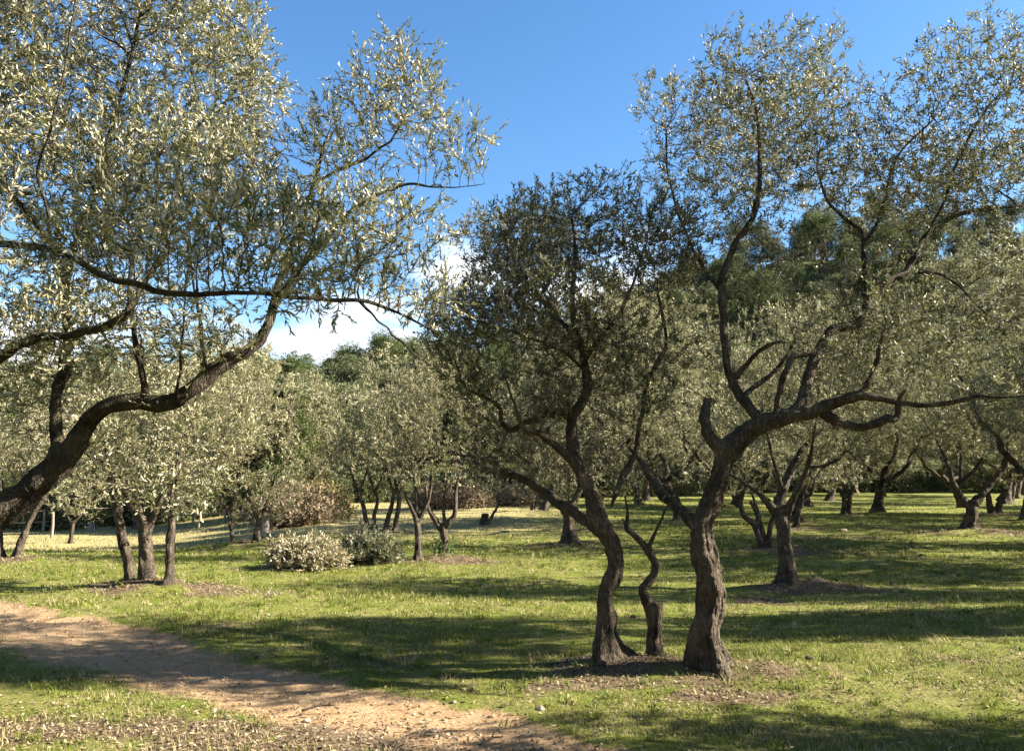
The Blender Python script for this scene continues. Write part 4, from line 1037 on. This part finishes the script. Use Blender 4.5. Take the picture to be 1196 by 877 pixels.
# ================================================================== wooded hill
def wood_tree(seed, kind):
    """evergreen oak (round, lumpy) or umbrella pine (bare stem, flat clumps); local space, about 8 m tall"""
    rng = np.random.default_rng(seed)
    h = 8.0 if kind == 'oak' else 10.0
    parts = []; lv = []; cl = []
    tq = smooth_line(np.array([[0, 0, -.4, .24], [.1 * rng.normal(), .1 * rng.normal(), h * .3, .18], [.3 * rng.normal(), .3 * rng.normal(), h * .6, .12], [.3 * rng.normal(), .3 * rng.normal(), h * .85, .05]]), 8)
    parts.append(tube(resample(tq, .3), 9, .1, .06, seed, .4, 0))
    ncl = 46 if kind == 'oak' else 26
    for i in range(ncl):
        if kind == 'oak':
            zf = .18 + .82 * rng.random() ** .8
            prof = math.sin(math.pi * min(1, (zf * .86 + .10))) ** .6 * (2.5 + .4 * math.sin(seed * 3 + i))
            a = rng.random() * 6.28; r = prof * (.45 + .5 * rng.random())
            c = np.array([math.cos(a) * r, math.sin(a) * r, zf * h]); s = np.array([.95, .95, .65]) * (.7 + .6 * rng.random())
        elif kind == 'pine':
            zf = .62 + .38 * rng.random(); a = rng.random() * 6.28; r = 3.0 * (1 - ((zf - .62) / .38) ** 1.6 * .75) * rng.random() ** .5
            c = np.array([math.cos(a) * r, math.sin(a) * r, zf * h]); s = np.array([1.0, 1.0, .42]) * (.7 + .6 * rng.random())
        else:
            zf = .16 + .84 * rng.random(); a = rng.random() * 6.28; r = (1 - zf) * 2.4 * (.5 + .5 * rng.random()) + .15
            c = np.array([math.cos(a) * r, math.sin(a) * r, zf * h]); s = np.array([.8, .8, .6]) * (1.2 - .5 * zf)
        j = int(np.clip(zf * len(tq) * .8, 1, len(tq) - 2)); st = tq[j, :3]
        parts.append(tube(np.array([[*st, .05], [*(st * .4 + c * .6 + [0, 0, -.15]), .03], [*c, .015]]), 5, 0, 0, 0, cap=False))
        n = 150
        d = nrm(rng.normal(size=(n, 3))); rr = rng.random(n) ** .45
        p = c + d * rr[:, None] * s * (1 + .3 * vn(d[:, 0] * 2 + i, d[:, 1] * 2, d[:, 2] * 2))[:, None]
        sd_ = nrm(d + rng.normal(0, .5, (n, 3)) + [0, 0, .35])
        cl.append((p, sd_))
    b = np.vstack([c[0] for c in cl]); dd = np.vstack([c[1] for c in cl])
    v, p, rnd = make_leaves(b, dd, np.full(len(b), .20), rng, 4, .19 if kind != 'oak' else .15, .055 if kind != 'oak' else .085, False, .9, twist=.6)
    fo = mk_mesh('crown', v, p, smooth=False, attrs={'rnd': rnd}, mats=[M_OAK if kind == 'oak' else M_PINE])
    v, p = merge(parts)
    return mk_mesh('trunk', v, p, mats=[M_PINEBARK]), fo
WOOD = {'oak': [wood_tree(1, 'oak'), wood_tree(2, 'oak'), wood_tree(3, 'oak')], 'pine': [wood_tree(4, 'pine'), wood_tree(5, 'pine')], 'cone': [wood_tree(6, 'cone')]}
def put_wood(kind, k, x, y, s, rz, label, group, name, cat, sz=1.0):
    r = empty(name, (x, y, float(base_z(x, y)) - .1)); r.rotation_euler = (0, 0, rz); r.scale = (s, s, s * sz)
    tag(r, label, cat, group)
    for nm, me in zip(('trunk', 'crown'), WOOD[kind][k % len(WOOD[kind])]): link(nm, me, r)
    return r
rw = np.random.default_rng(99)
cand = []
tries = 0
while len(cand) < 430 and tries < 9000:
    tries += 1
    y = 36 + 90 * rw.random() ** .8; x = (rw.random() ** .85 * 1.75 - .92) * y
    edge = np.interp(x, [-60, -20, 0, 20, 60], [30, 41, 47, 60, 68])
    if y < edge + 1: continue
    if all((x - a) ** 2 + (y - b) ** 2 > (2.3 + .010 * y) ** 2 for a, b, _ in cand): cand.append((x, y, 0))
for (x, y, _) in cand:
    u = rw.random()
    if y > 85 and u < .35: put_wood('pine', int(rw.random() * 2), x, y, .75 + .4 * rw.random(), rw.random() * 6.28, 'pine with a spreading flat top on the wooded hill, bare stem below', 'umbrella pines on the wooded hill', 'pine_tree', 'pine tree')
    elif u < .12: put_wood('cone', 0, x, y, .7 + .35 * rw.random(), rw.random() * 6.28, 'narrow pointed conifer rising out of the wooded hill', 'pointed conifers on the wooded hill', 'conifer_tree', 'conifer')
    else: put_wood('oak', int(rw.random() * 3), x, y, .62 + .4 * rw.random(), rw.random() * 6.28, 'rounded dark evergreen oak, one of the mass on the wooded hill', 'evergreen oaks on the wooded hill', 'oak_tree', 'oak tree')
# named edge trees
for (px, Y, s, kind, lab, nm, ct, szz) in [(335, 30, .62, 'cone', 'dense green conical evergreen between the twin dark trunks and the russet thicket', 'cypress_tree', 'evergreen tree', 1.0),
        (362, 33, .60, 'oak', 'dark bushy oak behind the russet thicket', 'oak_tree', 'oak tree', 1.0), (395, 38, .70, 'oak', 'dark oak above the far end of the sunny meadow', 'oak_tree', 'oak tree', 1.0),
        (300, 32, .62, 'oak', 'dark oak behind the pale twin crowned olives at left', 'oak_tree', 'oak tree', 1.0)]:
    x = P(px, 550, Y)[0]; put_wood(kind, int(px), x, Y, s, px, lab, None, nm, ct, szz)
# low shrubs along the far edge of the meadow
SH = []
def shrub_mesh(seed, mat, r=1.1, h=1.2, n=900, ll=.11, lw=.05, stems=60, tmat=None):
    rng = np.random.default_rng(seed)
    d = nrm(rng.normal(size=(n, 3))); d[:, 2] = np.abs(d[:, 2])
    rr = (rng.random(n) ** .4) * (1 + .3 * vn(d[:, 0] * 2 + seed, d[:, 1] * 2, d[:, 2] * 2))
    p = d * rr[:, None] * np.array([r, r * .85, h])
    sd_ = nrm(d + rng.normal(0, .6, (n, 3)) + [0, 0, .5])
    v, pl, rnd = make_leaves(p, sd_, np.full(n, .2), rng, 6, ll, lw, False, .9, twist=.6)
    fo = mk_mesh('foliage', v, pl, smooth=False, attrs={'rnd': rnd}, mats=[mat])
    q = d[:stems] * np.array([r, r * .85, h]) * 1.05
    b = q * [.25, .25, 0] + [0, 0, -.05]
    dv = nrm(q - b)
    v, pl = edges_mesh(b, q, np.full(stems, .012), np.full(stems, .004), dv, dv, 4)
    return mk_mesh('stems', v, pl, mats=[tmat or M_TWIG]), fo
def put_shrub(mesh, x, y, s, rz, label, group, name='shrub', cat='shrub', sz=1.0):
    r = empty(name, (x, y, float(base_z(x, y)))); r.rotation_euler = (0, 0, rz); r.scale = (s, s, s * sz); tag(r, label, cat, group)
    for nm, me in zip(('stems', 'foliage'), mesh): link(nm, me, r)
    return r
S_DARK = [shrub_mesh(1, M_OAK, 1.3, 1.5), shrub_mesh(2, M_OAK, 1.2, 1.3)]
S_BR = [shrub_mesh(3, M_HEDGE, 1.2, 1.0), shrub_mesh(4, M_RED, 1.1, .8)]
for i in range(62):
    x = -30 + i * 1.3 + rw.normal() * .3
    e = np.interp(x, [-60, -20, 0, 20, 60], [29, 38, 45, 58, 64]) 
    if x < -9: e = np.interp(x, [-30, -19, -9], [34, 34, 40])
    put_shrub(S_DARK[i % 2], x, e + rw.normal() * .6, .85 + .4 * rw.random(), rw.random() * 6.28, 'low dark evergreen bush in the belt at the back edge of the field', 'bushes along the back edge of the field', sz=1.15)
for i, (px, py, s, k, lab) in enumerate([(345, 613, 1.25, 1, 'russet bare bramble thicket left of the four thin trunks, its front mound'), (322, 608, 1.1, 1, 'russet thicket mound closest to the pale twin crowned olives'), (368, 606, 1.15, 0, 'greenish brown thicket mound at the right end of the russet scrub'),
        (352, 600, 1.5, 0, 'tall brown thicket mound at the back of the russet scrub')]):
    g = G(px, py); put_shrub(S_BR[k], g[0], g[1], s, i * 1.4, lab, None, 'bramble_thicket', 'thicket')
for i, (px, py) in enumerate([(500, 600), (545, 598), (605, 594)]):
    g = G(px, py); put_shrub(S_BR[1], g[0], g[1] + 3, 1.0, i * 2.1, 'dry russet brush in the low strip along the far meadow edge', 'dry brush along the far meadow edge', 'dry_brush', 'brush')

# ---------------------------------------------------------------- cut brush piles
def brush_pile(name, label, px, py, wpx, hpx, mat, tmat, seed, n=420):
    rng = np.random.default_rng(seed); g = G(px, py); Y = g[1] + .3
    rx = wpx * .46 * Y / F0; h = hpx * .8 * Y / F0
    g = np.array([g[0], Y, float(base_z(g[0], Y))])
    root = empty(name, g); tag(root, label, 'brush pile')
    a = rng.random(n) * 6.283; el = rng.random(n) ** .8 * 1.35
    lean = rng.normal(0, .25, (n, 3))
    d = nrm(np.stack([np.cos(a) * np.cos(el), np.sin(a) * np.cos(el) * .7, np.sin(el) * .9], 1) + lean); d[:, 2] = np.abs(d[:, 2]) * .8 + .05
    b = np.stack([rng.normal(0, rx * .38, n), rng.normal(0, rx * .22, n), rng.random(n) * h * .30], 1)
    L = rx * (.35 + .45 * rng.random(n)); tip = b + nrm(d) * L[:, None]
    tip[:, 2] = np.minimum(tip[:, 2], h * (1.05 + .35 * vn(a * 1.4 + seed * 5, b[:, 0] * 6)) * (1.0 - .55 * (np.abs(tip[:, 0]) / rx) ** 2) * (.75 + .35 * rng.random(n))); out_ = rng.random(n) < .16; tip[out_] = b[out_] + (tip[out_] - b[out_]) * 1.5; d = nrm(tip - b)
    v, p = edges_mesh(b, tip, np.full(n, .008), np.full(n, .0025), d, d, 4)
    link('twigs', mk_mesh('twigs', v, p, mats=[tmat]), root)
    k = 4
    bb = np.repeat(b, k, 0) + np.repeat(tip - b, k, 0) * (rng.random(n * k) ** .6)[:, None]; dd = nrm(np.repeat(d, k, 0) + rng.normal(0, .5, (n * k, 3)) + [0, 0, .2])
    v, p, rnd = make_leaves(bb, dd, np.full(len(bb), .14), rng, 10, .075, .022, False, .7)
    v[:, 2] = np.maximum(v[:, 2], .0)
    link('foliage', mk_mesh('foliage', v, p, smooth=False, attrs={'rnd': rnd}, mats=[mat]), root)
    return root, g, rx
r_, g_, rx_ = brush_pile('brush_pile', 'heap of pale silvery pruned olive branches lying on the grass, left of the dark heap', 352, 667, 80, 38, M_OLIVE_PALE, M_TWIG_PALE, 1)
q = poly_px([(330, 667, 4, -.1), (345, 665, 4, -.15), (356, 663, 3, -.1)], g_[1] - .3); q[:, 2] = float(g_[2]) + .03
v, p = tube(resample(q, .03), 8, .05, .03, 1.0); o = link('log', mk_mesh('log', v - g_, p, mats=[M_CUT]), r_); o['label'] = 'pale cut end of a pruned branch'
brush_pile('brush_pile', 'heap of dark green pruned olive branches lying on the grass, right of the silvery heap', 423, 660, 78, 36, M_OLIVE_CUT, M_TWIG, 2)

# ---------------------------------------------------------------- stumps, sticks, stones, fence
def small_stump(px, py, w, h, label, mat=M_BARK, seed=1, cat='tree stump', name='tree_stump'):
    g = G(px, py); Y = g[1]; r = w * .5 * Y / F0; hh = h * Y / F0
    q = np.array([[0, 0, -.05, r * 1.2], [0, 0, hh * .35, r], [r * .15, 0, hh * .7, r * .92], [r * .2, 0, hh, r * .9]])
    root = empty(name, g); tag(root, label, cat)
    v, p = tube(resample(smooth_line(q, 6), hh / 14), 18, .14, .10, seed, .3, 0.0); link('trunk', mk_mesh('trunk', v, p, mats=[mat]), root)
    c = q[-1]; v, p = tube(np.array([[c[0], 0, hh - .005, r * .82], [c[0], 0, hh + .006, r * .8]]), 16, .08, .05, seed); link('cut_face', mk_mesh('cut_face', v, p, mats=[M_CUT]), root)
small_stump(566, 613, 9, 13, 'low round stump beside the tiny young olive at mid field', seed=2)
small_stump(622, 597, 5, 8, 'little dark stump at the far end of the sunny meadow', seed=3)
small_stump(309, 622, 9, 20, 'pale bare broken trunk behind the right dark twin trunk', mat=M_POST, seed=4, name='broken_trunk')
small_stump(106, 620, 7, 9, 'pale leaning stump beyond the small vase olive near the fence', mat=M_POST, seed=6)

fence = empty('rail_fence', (*G(20, 612)[:2], 0)); fence.location.z = 0
tag(fence, 'pale rustic post and rail fence behind the sunny field at far left', 'fence')
fo_ = np.array(fence.location)
pl_ = []
for (px, pb, pt) in [(-30, 623, 600), (0, 622, 600), (50, 621, 600), (60, 628, 602), (98, 616, 595), (140, 614, 594), (180, 613, 593), (225, 612, 593), (262, 611, 592)]:
    g = G(px, pb); top = P(px, pt, g[1]); hh = max(.9, top[2] - g[2])
    q = np.array([[g[0], g[1], g[2] - .1, .05], [g[0] + .02, g[1], g[2] + hh * .5, .047], [g[0], g[1], g[2] + hh, .04]])
    v, p = tube(resample(q, .1), 8, .08, .04, px); link('post', mk_mesh('post', v - fo_, p, mats=[M_POST]), fence)
    if px != 60: pl_.append((g[0], g[1], g[2], hh))
for a, b in zip(pl_[:-1], pl_[1:]):
    for f in (.92, .45):
        q = np.array([[a[0], a[1] - .05, a[2] + a[3] * f, .026], [(a[0] + b[0]) / 2, (a[1] + b[1]) / 2 - .05, (a[2] + b[2]) / 2 + (a[3] + b[3]) / 2 * f - .03, .024], [b[0], b[1] - .05, b[2] + b[3] * f, .026]])
        v, p = tube(resample(smooth_line(q, 6), .15), 6, .05, .03, a[0]); link('rail', mk_mesh('rail', v - fo_, p, mats=[M_POST]), fence)
small = [(385, 790, 24, 'upright dry seed stalk standing in the grass beyond the path'), (620, 783, 17, 'thin dry weed stalk left of the dense dark crowned olive')]
for i, (px, py, h, lab) in enumerate(small):
    rng = np.random.default_rng(200 + i); g = G(px, py); hh = h * g[1] / F0
    q = np.array([[0, 0, -.02, .003], [.004, 0, hh * .5, .0025], [-.004, 0, hh, .0015]])
    root = empty('weed_stalk', g); tag(root, lab, 'weed')
    v, p = tube(resample(smooth_line(q, 5), .01), 5, 0, 0, 0); link('stem', mk_mesh('stem', v, p, mats=[M_TWIG_PALE]), root)
    n = 14; b = np.stack([np.zeros(n), np.zeros(n), hh * (.15 + .85 * rng.random(n))], 1); dd = nrm(rng.normal(size=(n, 3)) + [0, 0, .4])
    v, p, rnd = make_leaves(b, dd, np.full(n, .02), rng, 4, .022, .010, False); link('leaves', mk_mesh('leaves', v, p, smooth=False, attrs={'rnd': rnd}, mats=[M_HEDGE]), root)
# fallen sticks
for i, (px, py, L, a, lab) in enumerate([(574, 869, .16, .55, 'short dark forked twig lying on the bare path near the bottom edge'), (372, 830, .22, .25, 'dark stick lying across the pebbly path edge'),
                                  (628, 684, .65, .35, 'pale broken stick lying in the shaded grass at mid field'), (905, 792, .4, -.35, 'brown root like stick in the litter right of the tall gnarled trunk'), (660, 778, .35, .1, 'dry stick in the litter left of the dense dark crowned olive')]):
    g = G(px, py); q = np.array([[-L / 2 * math.cos(a), -L / 2 * math.sin(a), .012, .008], [0, .02, .03, .007], [L / 2 * math.cos(a), L / 2 * math.sin(a), .03, .003]])
    v, p = tube(resample(smooth_line(q, 6), .02), 7, .1, .05, i)
    q2 = np.array([[0, .02, .03, .005], [L * .15, .06, .07, .002]]); v2, p2 = tube(q2, 6, 0, 0, 0)
    v, p = merge([(v, p), (v2, p2)])
    o = link('fallen_stick', mk_mesh('stick', v, p, mats=[M_TWIG if i != 2 else M_TWIG_PALE]), None, g); tag(o, lab, 'stick')

# ---------------------------------------------------------------- ground sheet
def axis(a, b, fine_a, fine_b, s0, g):
    c = list(np.arange(fine_a, fine_b, s0)); s = s0
    while c[-1] < b: s = min(s * g, 6); c.append(c[-1] + s)
    s = s0; lo = [fine_a]
    while lo[-1] > a: s = min(s * g, 6); lo.append(lo[-1] - s)
    return np.array(lo[::-1][:-1] + c)
X = axis(-300, 300, -6.5, 6.5, .045, 1.045); Yv = axis(-60, 420, 3.6, 9.5, .045, 1.035)
XX, YY = np.meshgrid(X, Yv); xx, yy = XX.ravel(), YY.ravel()
zz = ground_z(xx, yy)
pm = path_mask(xx, yy) * sstep(60, 40, np.abs(xx)); lm = litter_mask(xx, yy) * (1 - .35 * pm)
edge = np.interp(xx, [-60, -20, 0, 20, 60], [30, 40, 46, 59, 66])
wdm = sstep(-1.5, 1.5, yy - edge + vn(xx * .4, yy * .4))
nx, ny = len(X), len(Yv)
i = np.arange(nx - 1)[None] + np.arange(ny - 1)[:, None] * nx
f = np.stack([i, i + 1, i + nx + 1, i + nx], -1).reshape(-1, 4)
me = mk_mesh('ground', np.stack([xx, yy, zz], 1), [f], attrs={'path': pm, 'litter': lm, 'wood': wdm, 'dry': dry_mask(xx, yy)}, mats=[M_GROUND])
tag(link('ground', me), kind='structure')

# ---------------------------------------------------------------- grass blades, fallen leaves, clods
def scatter(n, d0, d1, rng, power=1.0):
    """points in the visible wedge (with margin each side)"""
    u = rng.random(n); y = (d0 ** power + u * (d1 ** power - d0 ** power)) ** (1 / power)
    x = (rng.random(n) * 2 - 1) * (.74 * y + 1.2)
    return x, y
def slab(name, x, y, h, w, rng, mat, lean=.5, flat=False, dry=None):
    n = len(x); z = ground_z(x, y)
    a = rng.random(n) * 6.283; d = np.stack([np.cos(a), np.sin(a), np.zeros(n)], 1)
    if flat:
        up = nrm(np.stack([rng.normal(0, .45, n), rng.normal(0, .45, n), np.ones(n)], 1)); d = nrm(d - up * (d * up).sum(1)[:, None]); s = np.cross(up, d)
        b = np.stack([x, y, z + .004 + .012 * rng.random(n)], 1)
        L = h[:, None]; Wd = w[:, None]
        v = np.stack([b - d * L * .5, b + s * Wd * .5 + up * Wd * .15, b + d * L * .5, b - s * Wd * .5 + up * Wd * .15], 1).reshape(-1, 3)
        polys = [np.arange(n)[:, None] * 4 + [0, 1, 2, 3]]; k = 4
    else:
        b = np.stack([x, y, z - .004], 1); le = (lean * rng.random(n) ** .7)[:, None] * h[:, None]
        s = np.stack([-d[:, 1], d[:, 0], np.zeros(n)], 1); up = np.array([0, 0, 1.])
        v = np.stack([b - s * w[:, None] / 2, b + s * w[:, None] / 2, b + s * w[:, None] * .32 + up * h[:, None] * .55 + d * le * .35, b - s * w[:, None] * .32 + up * h[:, None] * .55 + d * le * .35, b + up * h[:, None] + d * le], 1).reshape(-1, 3)
        o = np.arange(n)[:, None] * 5
        polys = [o + [0, 1, 2, 3], o + [3, 2, 4]]; k = 5
    rnd = rng.random(n) if dry is None else dry
    o = link(name, mk_mesh(name, v, polys, smooth=False, attrs={'rnd': np.repeat(rnd, k)}, mats=[mat])); return o
rng = np.random.default_rng(3)
def grass_batch(n, d0, d1, hmu, wmu, nm, power):
    x, y = scatter(n, d0, d1, rng, power)
    keep = rng.random(n) > np.clip(path_mask(x, y) * 1.05 + litter_mask(x, y) * .72, 0, .985)
    pt = fbm(x * 1.1, y * 1.1, 4.0) + .8 * fbm(x * 4, y * 4, 2.0); keep &= rng.random(n) < (.62 + .95 * pt)
    x, y = x[keep], y[keep]; pt = pt[keep]; n = len(x)
    # dryness follows patches: near foreground is strawier
    dryp = np.clip(.15 + .30 * fbm(x * .6 + 9, y * .6, 1.0) + .34 * sstep(6.5, 4.8, y) + .7 * dry_mask(x, y), .04, .9)
    r = rng.random(n); dr = rng.random(n) < dryp
    rnd = np.where(dr, .76 + .24 * r, r * .70)
    h = hmu * (.45 + .95 * rng.random(n)) * np.clip(1 + .75 * pt, .4, 2); w = wmu * (.7 + .6 * rng.random(n))
    tag(slab(nm, x, y, h, w, rng, M_BLADE, lean=1.3, dry=rnd), kind='stuff')
grass_batch(210000, 3.4, 8.0, .028, .0036, 'grass', 1.6)
grass_batch(150000, 7.5, 16.0, .036, .0075, 'grass', 1.5)
grass_batch(100000, 15.0, 42.0, .050, .020, 'grass', 1.3)
# taller tufts and rosettes of weeds standing out of the short grass
def tufts(n, d0, d1, nm):
    x0, y0 = scatter(n, d0, d1, rng, 1.5); kk = (rng.random(n) > path_mask(x0, y0) * 1.1) & (fbm(x0 * .9, y0 * .9, 21.0) > -.15); x0, y0 = x0[kk], y0[kk]
    nb = 14; s_ = np.repeat(.5 + .9 * rng.random(len(x0)), nb); x = np.repeat(x0, nb) + rng.normal(0, .022, len(x0) * nb) * s_; y = np.repeat(y0, nb) + rng.normal(0, .022, len(x0) * nb) * s_
    tone = np.repeat(np.where(rng.random(len(x0)) < .22, .85, .05 + .5 * rng.random(len(x0))), nb)
    tag(slab(nm, x, y, .055 * s_ * (.6 + .6 * rng.random(len(x))), .0055 * s_ * (1 + y * .03), rng, M_BLADE, lean=1.6, dry=np.clip(tone + rng.normal(0, .05, len(x)), 0, 1)), kind='stuff')
tufts(5200, 3.5, 20, 'grass_tufts')
# fallen leaves: everywhere thinly, thick on the mounds and beside the path
n = 300000; x, y = scatter(n, 3.4, 22, rng, 1.3)
pr = np.clip(litter_mask(x, y) * .9 + .05 + .22 * np.clip(fbm(x * 2.2, y * 2.2, 11.0), 0, 1) + .05 * path_mask(x, y) + .30 * sstep(6.5, 5.2, y) * (.6 + .6 * fbm(x * 1.5, y * 1.5, 5.0)), 0, 1); k = rng.random(n) < pr; x, y = x[k], y[k]
tag(slab('fallen_leaves', x, y, .030 * (.6 + .8 * rng.random(len(x))) * (1 + y * .03), .009 * (.7 + .9 * rng.random(len(x))) * (1 + y * .04), rng, M_DEAD, flat=True), kind='stuff')
# pebbles on the path (stuff) and a few bigger stones
def pebbles(nm, x, y, r, mat):
    n = len(x); z = ground_z(x, y)
    t = np.array([[1, 0, 0], [-1, 0, 0], [0, 1, 0], [0, -1, 0], [0, 0, 1], [.7, .7, .5], [-.7, .7, .4], [.7, -.7, .45], [-.7, -.7, .5]]) 
    ic = np.array([[0, 5, 4], [5, 2, 4], [2, 6, 4], [6, 1, 4], [1, 8, 4], [8, 3, 4], [3, 7, 4], [7, 0, 4], [0, 7, 3], [0, 2, 5], [2, 1, 6], [1, 3, 8]])
    sc = np.stack([r * (.7 + .6 * rng.random(n)), r * (.7 + .6 * rng.random(n)), r * (.45 + .4 * rng.random(n))], 1)
    a = rng.random(n) * 6.28; ca, sa = np.cos(a), np.sin(a)
    v = t[None] * sc[:, None] * (1 + rng.normal(0, .15, (n, 9, 1))); v = np.stack([v[..., 0] * ca[:, None] - v[..., 1] * sa[:, None], v[..., 0] * sa[:, None] + v[..., 1] * ca[:, None], v[..., 2]], -1)
    v = v + np.stack([x, y, z + r * .05], 1)[:, None]
    return tag(link(nm, mk_mesh(nm, v.reshape(-1, 3), [(np.arange(n)[:, None, None] * 9 + ic[None]).reshape(-1, 3)], smooth=False, mats=[mat])), kind='stuff')
n = 16000; x, y = scatter(n, 3.5, 12, rng, 1.3); k = rng.random(n) < path_mask(x, y) * .8 + .02; x, y = x[k], y[k]
pebbles('gravel', x, y, .004 + .010 * rng.random(len(x)) ** 3, M_STONE)
def stone(px, py, r, label, seed, group=None):
    g = G(px, py); rg_ = np.random.default_rng(seed); import bmesh
    bm = bmesh.new(); bmesh.ops.create_icosphere(bm, subdivisions=3, radius=1.0)
    for v in bm.verts:
        c = np.array(v.co); d = 1 + .28 * float(vn(c[0] * 1.3 + seed, c[1] * 1.3, c[2] * 1.3)) + .12 * float(vn(c[0] * 3 + seed, c[1] * 3, c[2] * 3))
        v.co = Vector((c[0] * d * r * 1.2, c[1] * d * r, c[2] * d * r * .6))
    me = bpy.data.meshes.new('stone'); bm.to_mesh(me); bm.free(); me.materials.append(M_STONE)
    for p_ in me.polygons: p_.use_smooth = True
    g[2] = float(ground_z(g[0], g[1])) + r * .2
    o = link('stone', me, None, g); o.rotation_euler = (0, 0, seed); tag(o, label, 'stone', group)
for i, (px, py, r, lab) in enumerate([(848, 768, .035, 'pale grey rock against the right foot of the tall gnarled trunk'), (632, 829, .025, 'flat pale stone in the dry grass below the dense dark crowned olive'), (359, 836, .025, 'white pebble on the left edge of the path, by the dark stick'), (505, 848, .022, 'small pale stone in the middle of the path'),
        (250, 829, .022, 'small tan stone at the left margin of the path'), (900, 851, .015, 'pale flat stone in the shaded grass at lower right'), (985, 620, .09, 'white stone in the far right grass past the slender forked olive'), (530, 818, .018, 'tiny stone where the path meets the grass')]):
    stone(px, py, r, lab, i + 1)
# clods of earth on the grass
CL = 'small dark clod of turned earth in the grass'
for i, (px, py, r, lab) in enumerate([(740, 722, .035, 'dark earth clod in the shade left of the sawn stump'), (1078, 650, .06, 'dark clod on the grass left below the big dark vase olive'), (300, 768, .022, 'dark clod in the shade above the path'), (945, 770, .035, 'dark earth clod right of the tall gnarled trunk')]):
    stone(px, py, r, lab, 30 + i); bpy.data.objects[-1] if False else None
    o = [q for q in COL.objects if q.name.startswith('stone')][-1]
    o.name = 'earth_clod'; o['category'] = 'earth clod'; o.data.materials.clear(); o.data.materials.append(M_PINEBARK)
# ivy at the foot of the forked olive
g = G(519, 654); rng = np.random.default_rng(8); n = 60
a = rng.random(n) * 6.28; zc = rng.random(n) ** 1.3 * .42; b = np.stack([np.cos(a) * (.13 + .1 * rng.random(n) * (zc < .12)), np.sin(a) * .13, zc], 1); dd = nrm(np.stack([np.cos(a), np.sin(a), rng.random(n)], 1))
v, p, rnd = make_leaves(b, dd, np.full(n, .05), rng, 4, .055, .045, False, 1.1)
tag(link('ivy_plant', mk_mesh('ivy', v, p, smooth=False, attrs={'rnd': rnd}, mats=[M_IVY]), None, g), 'ivy climbing the foot of the forked olive at mid field', 'ivy')
# hollow sunlit weeds near the left mound
g = G(313, 705); rng = np.random.default_rng(9); n = 22
a = rng.random(n) * 6.28; b = np.stack([np.cos(a) * .16 * rng.random(n), np.sin(a) * .12 * rng.random(n), .02 + .08 * rng.random(n)], 1); dd = nrm(np.stack([np.cos(a) * .6, np.sin(a) * .6, np.ones(n)], 1))
v, p, rnd = make_leaves(b, dd, np.full(n, .09), rng, 6, .05, .016, False, .8)
tag(link('weed_plant', mk_mesh('weed', v, p, smooth=False, attrs={'rnd': rnd}, mats=[M_OLIVE_PALE]), None, g), 'small pale leafy weed on the grass right of the clump mound', 'weed')
for t in TREES: print('TREE', t)
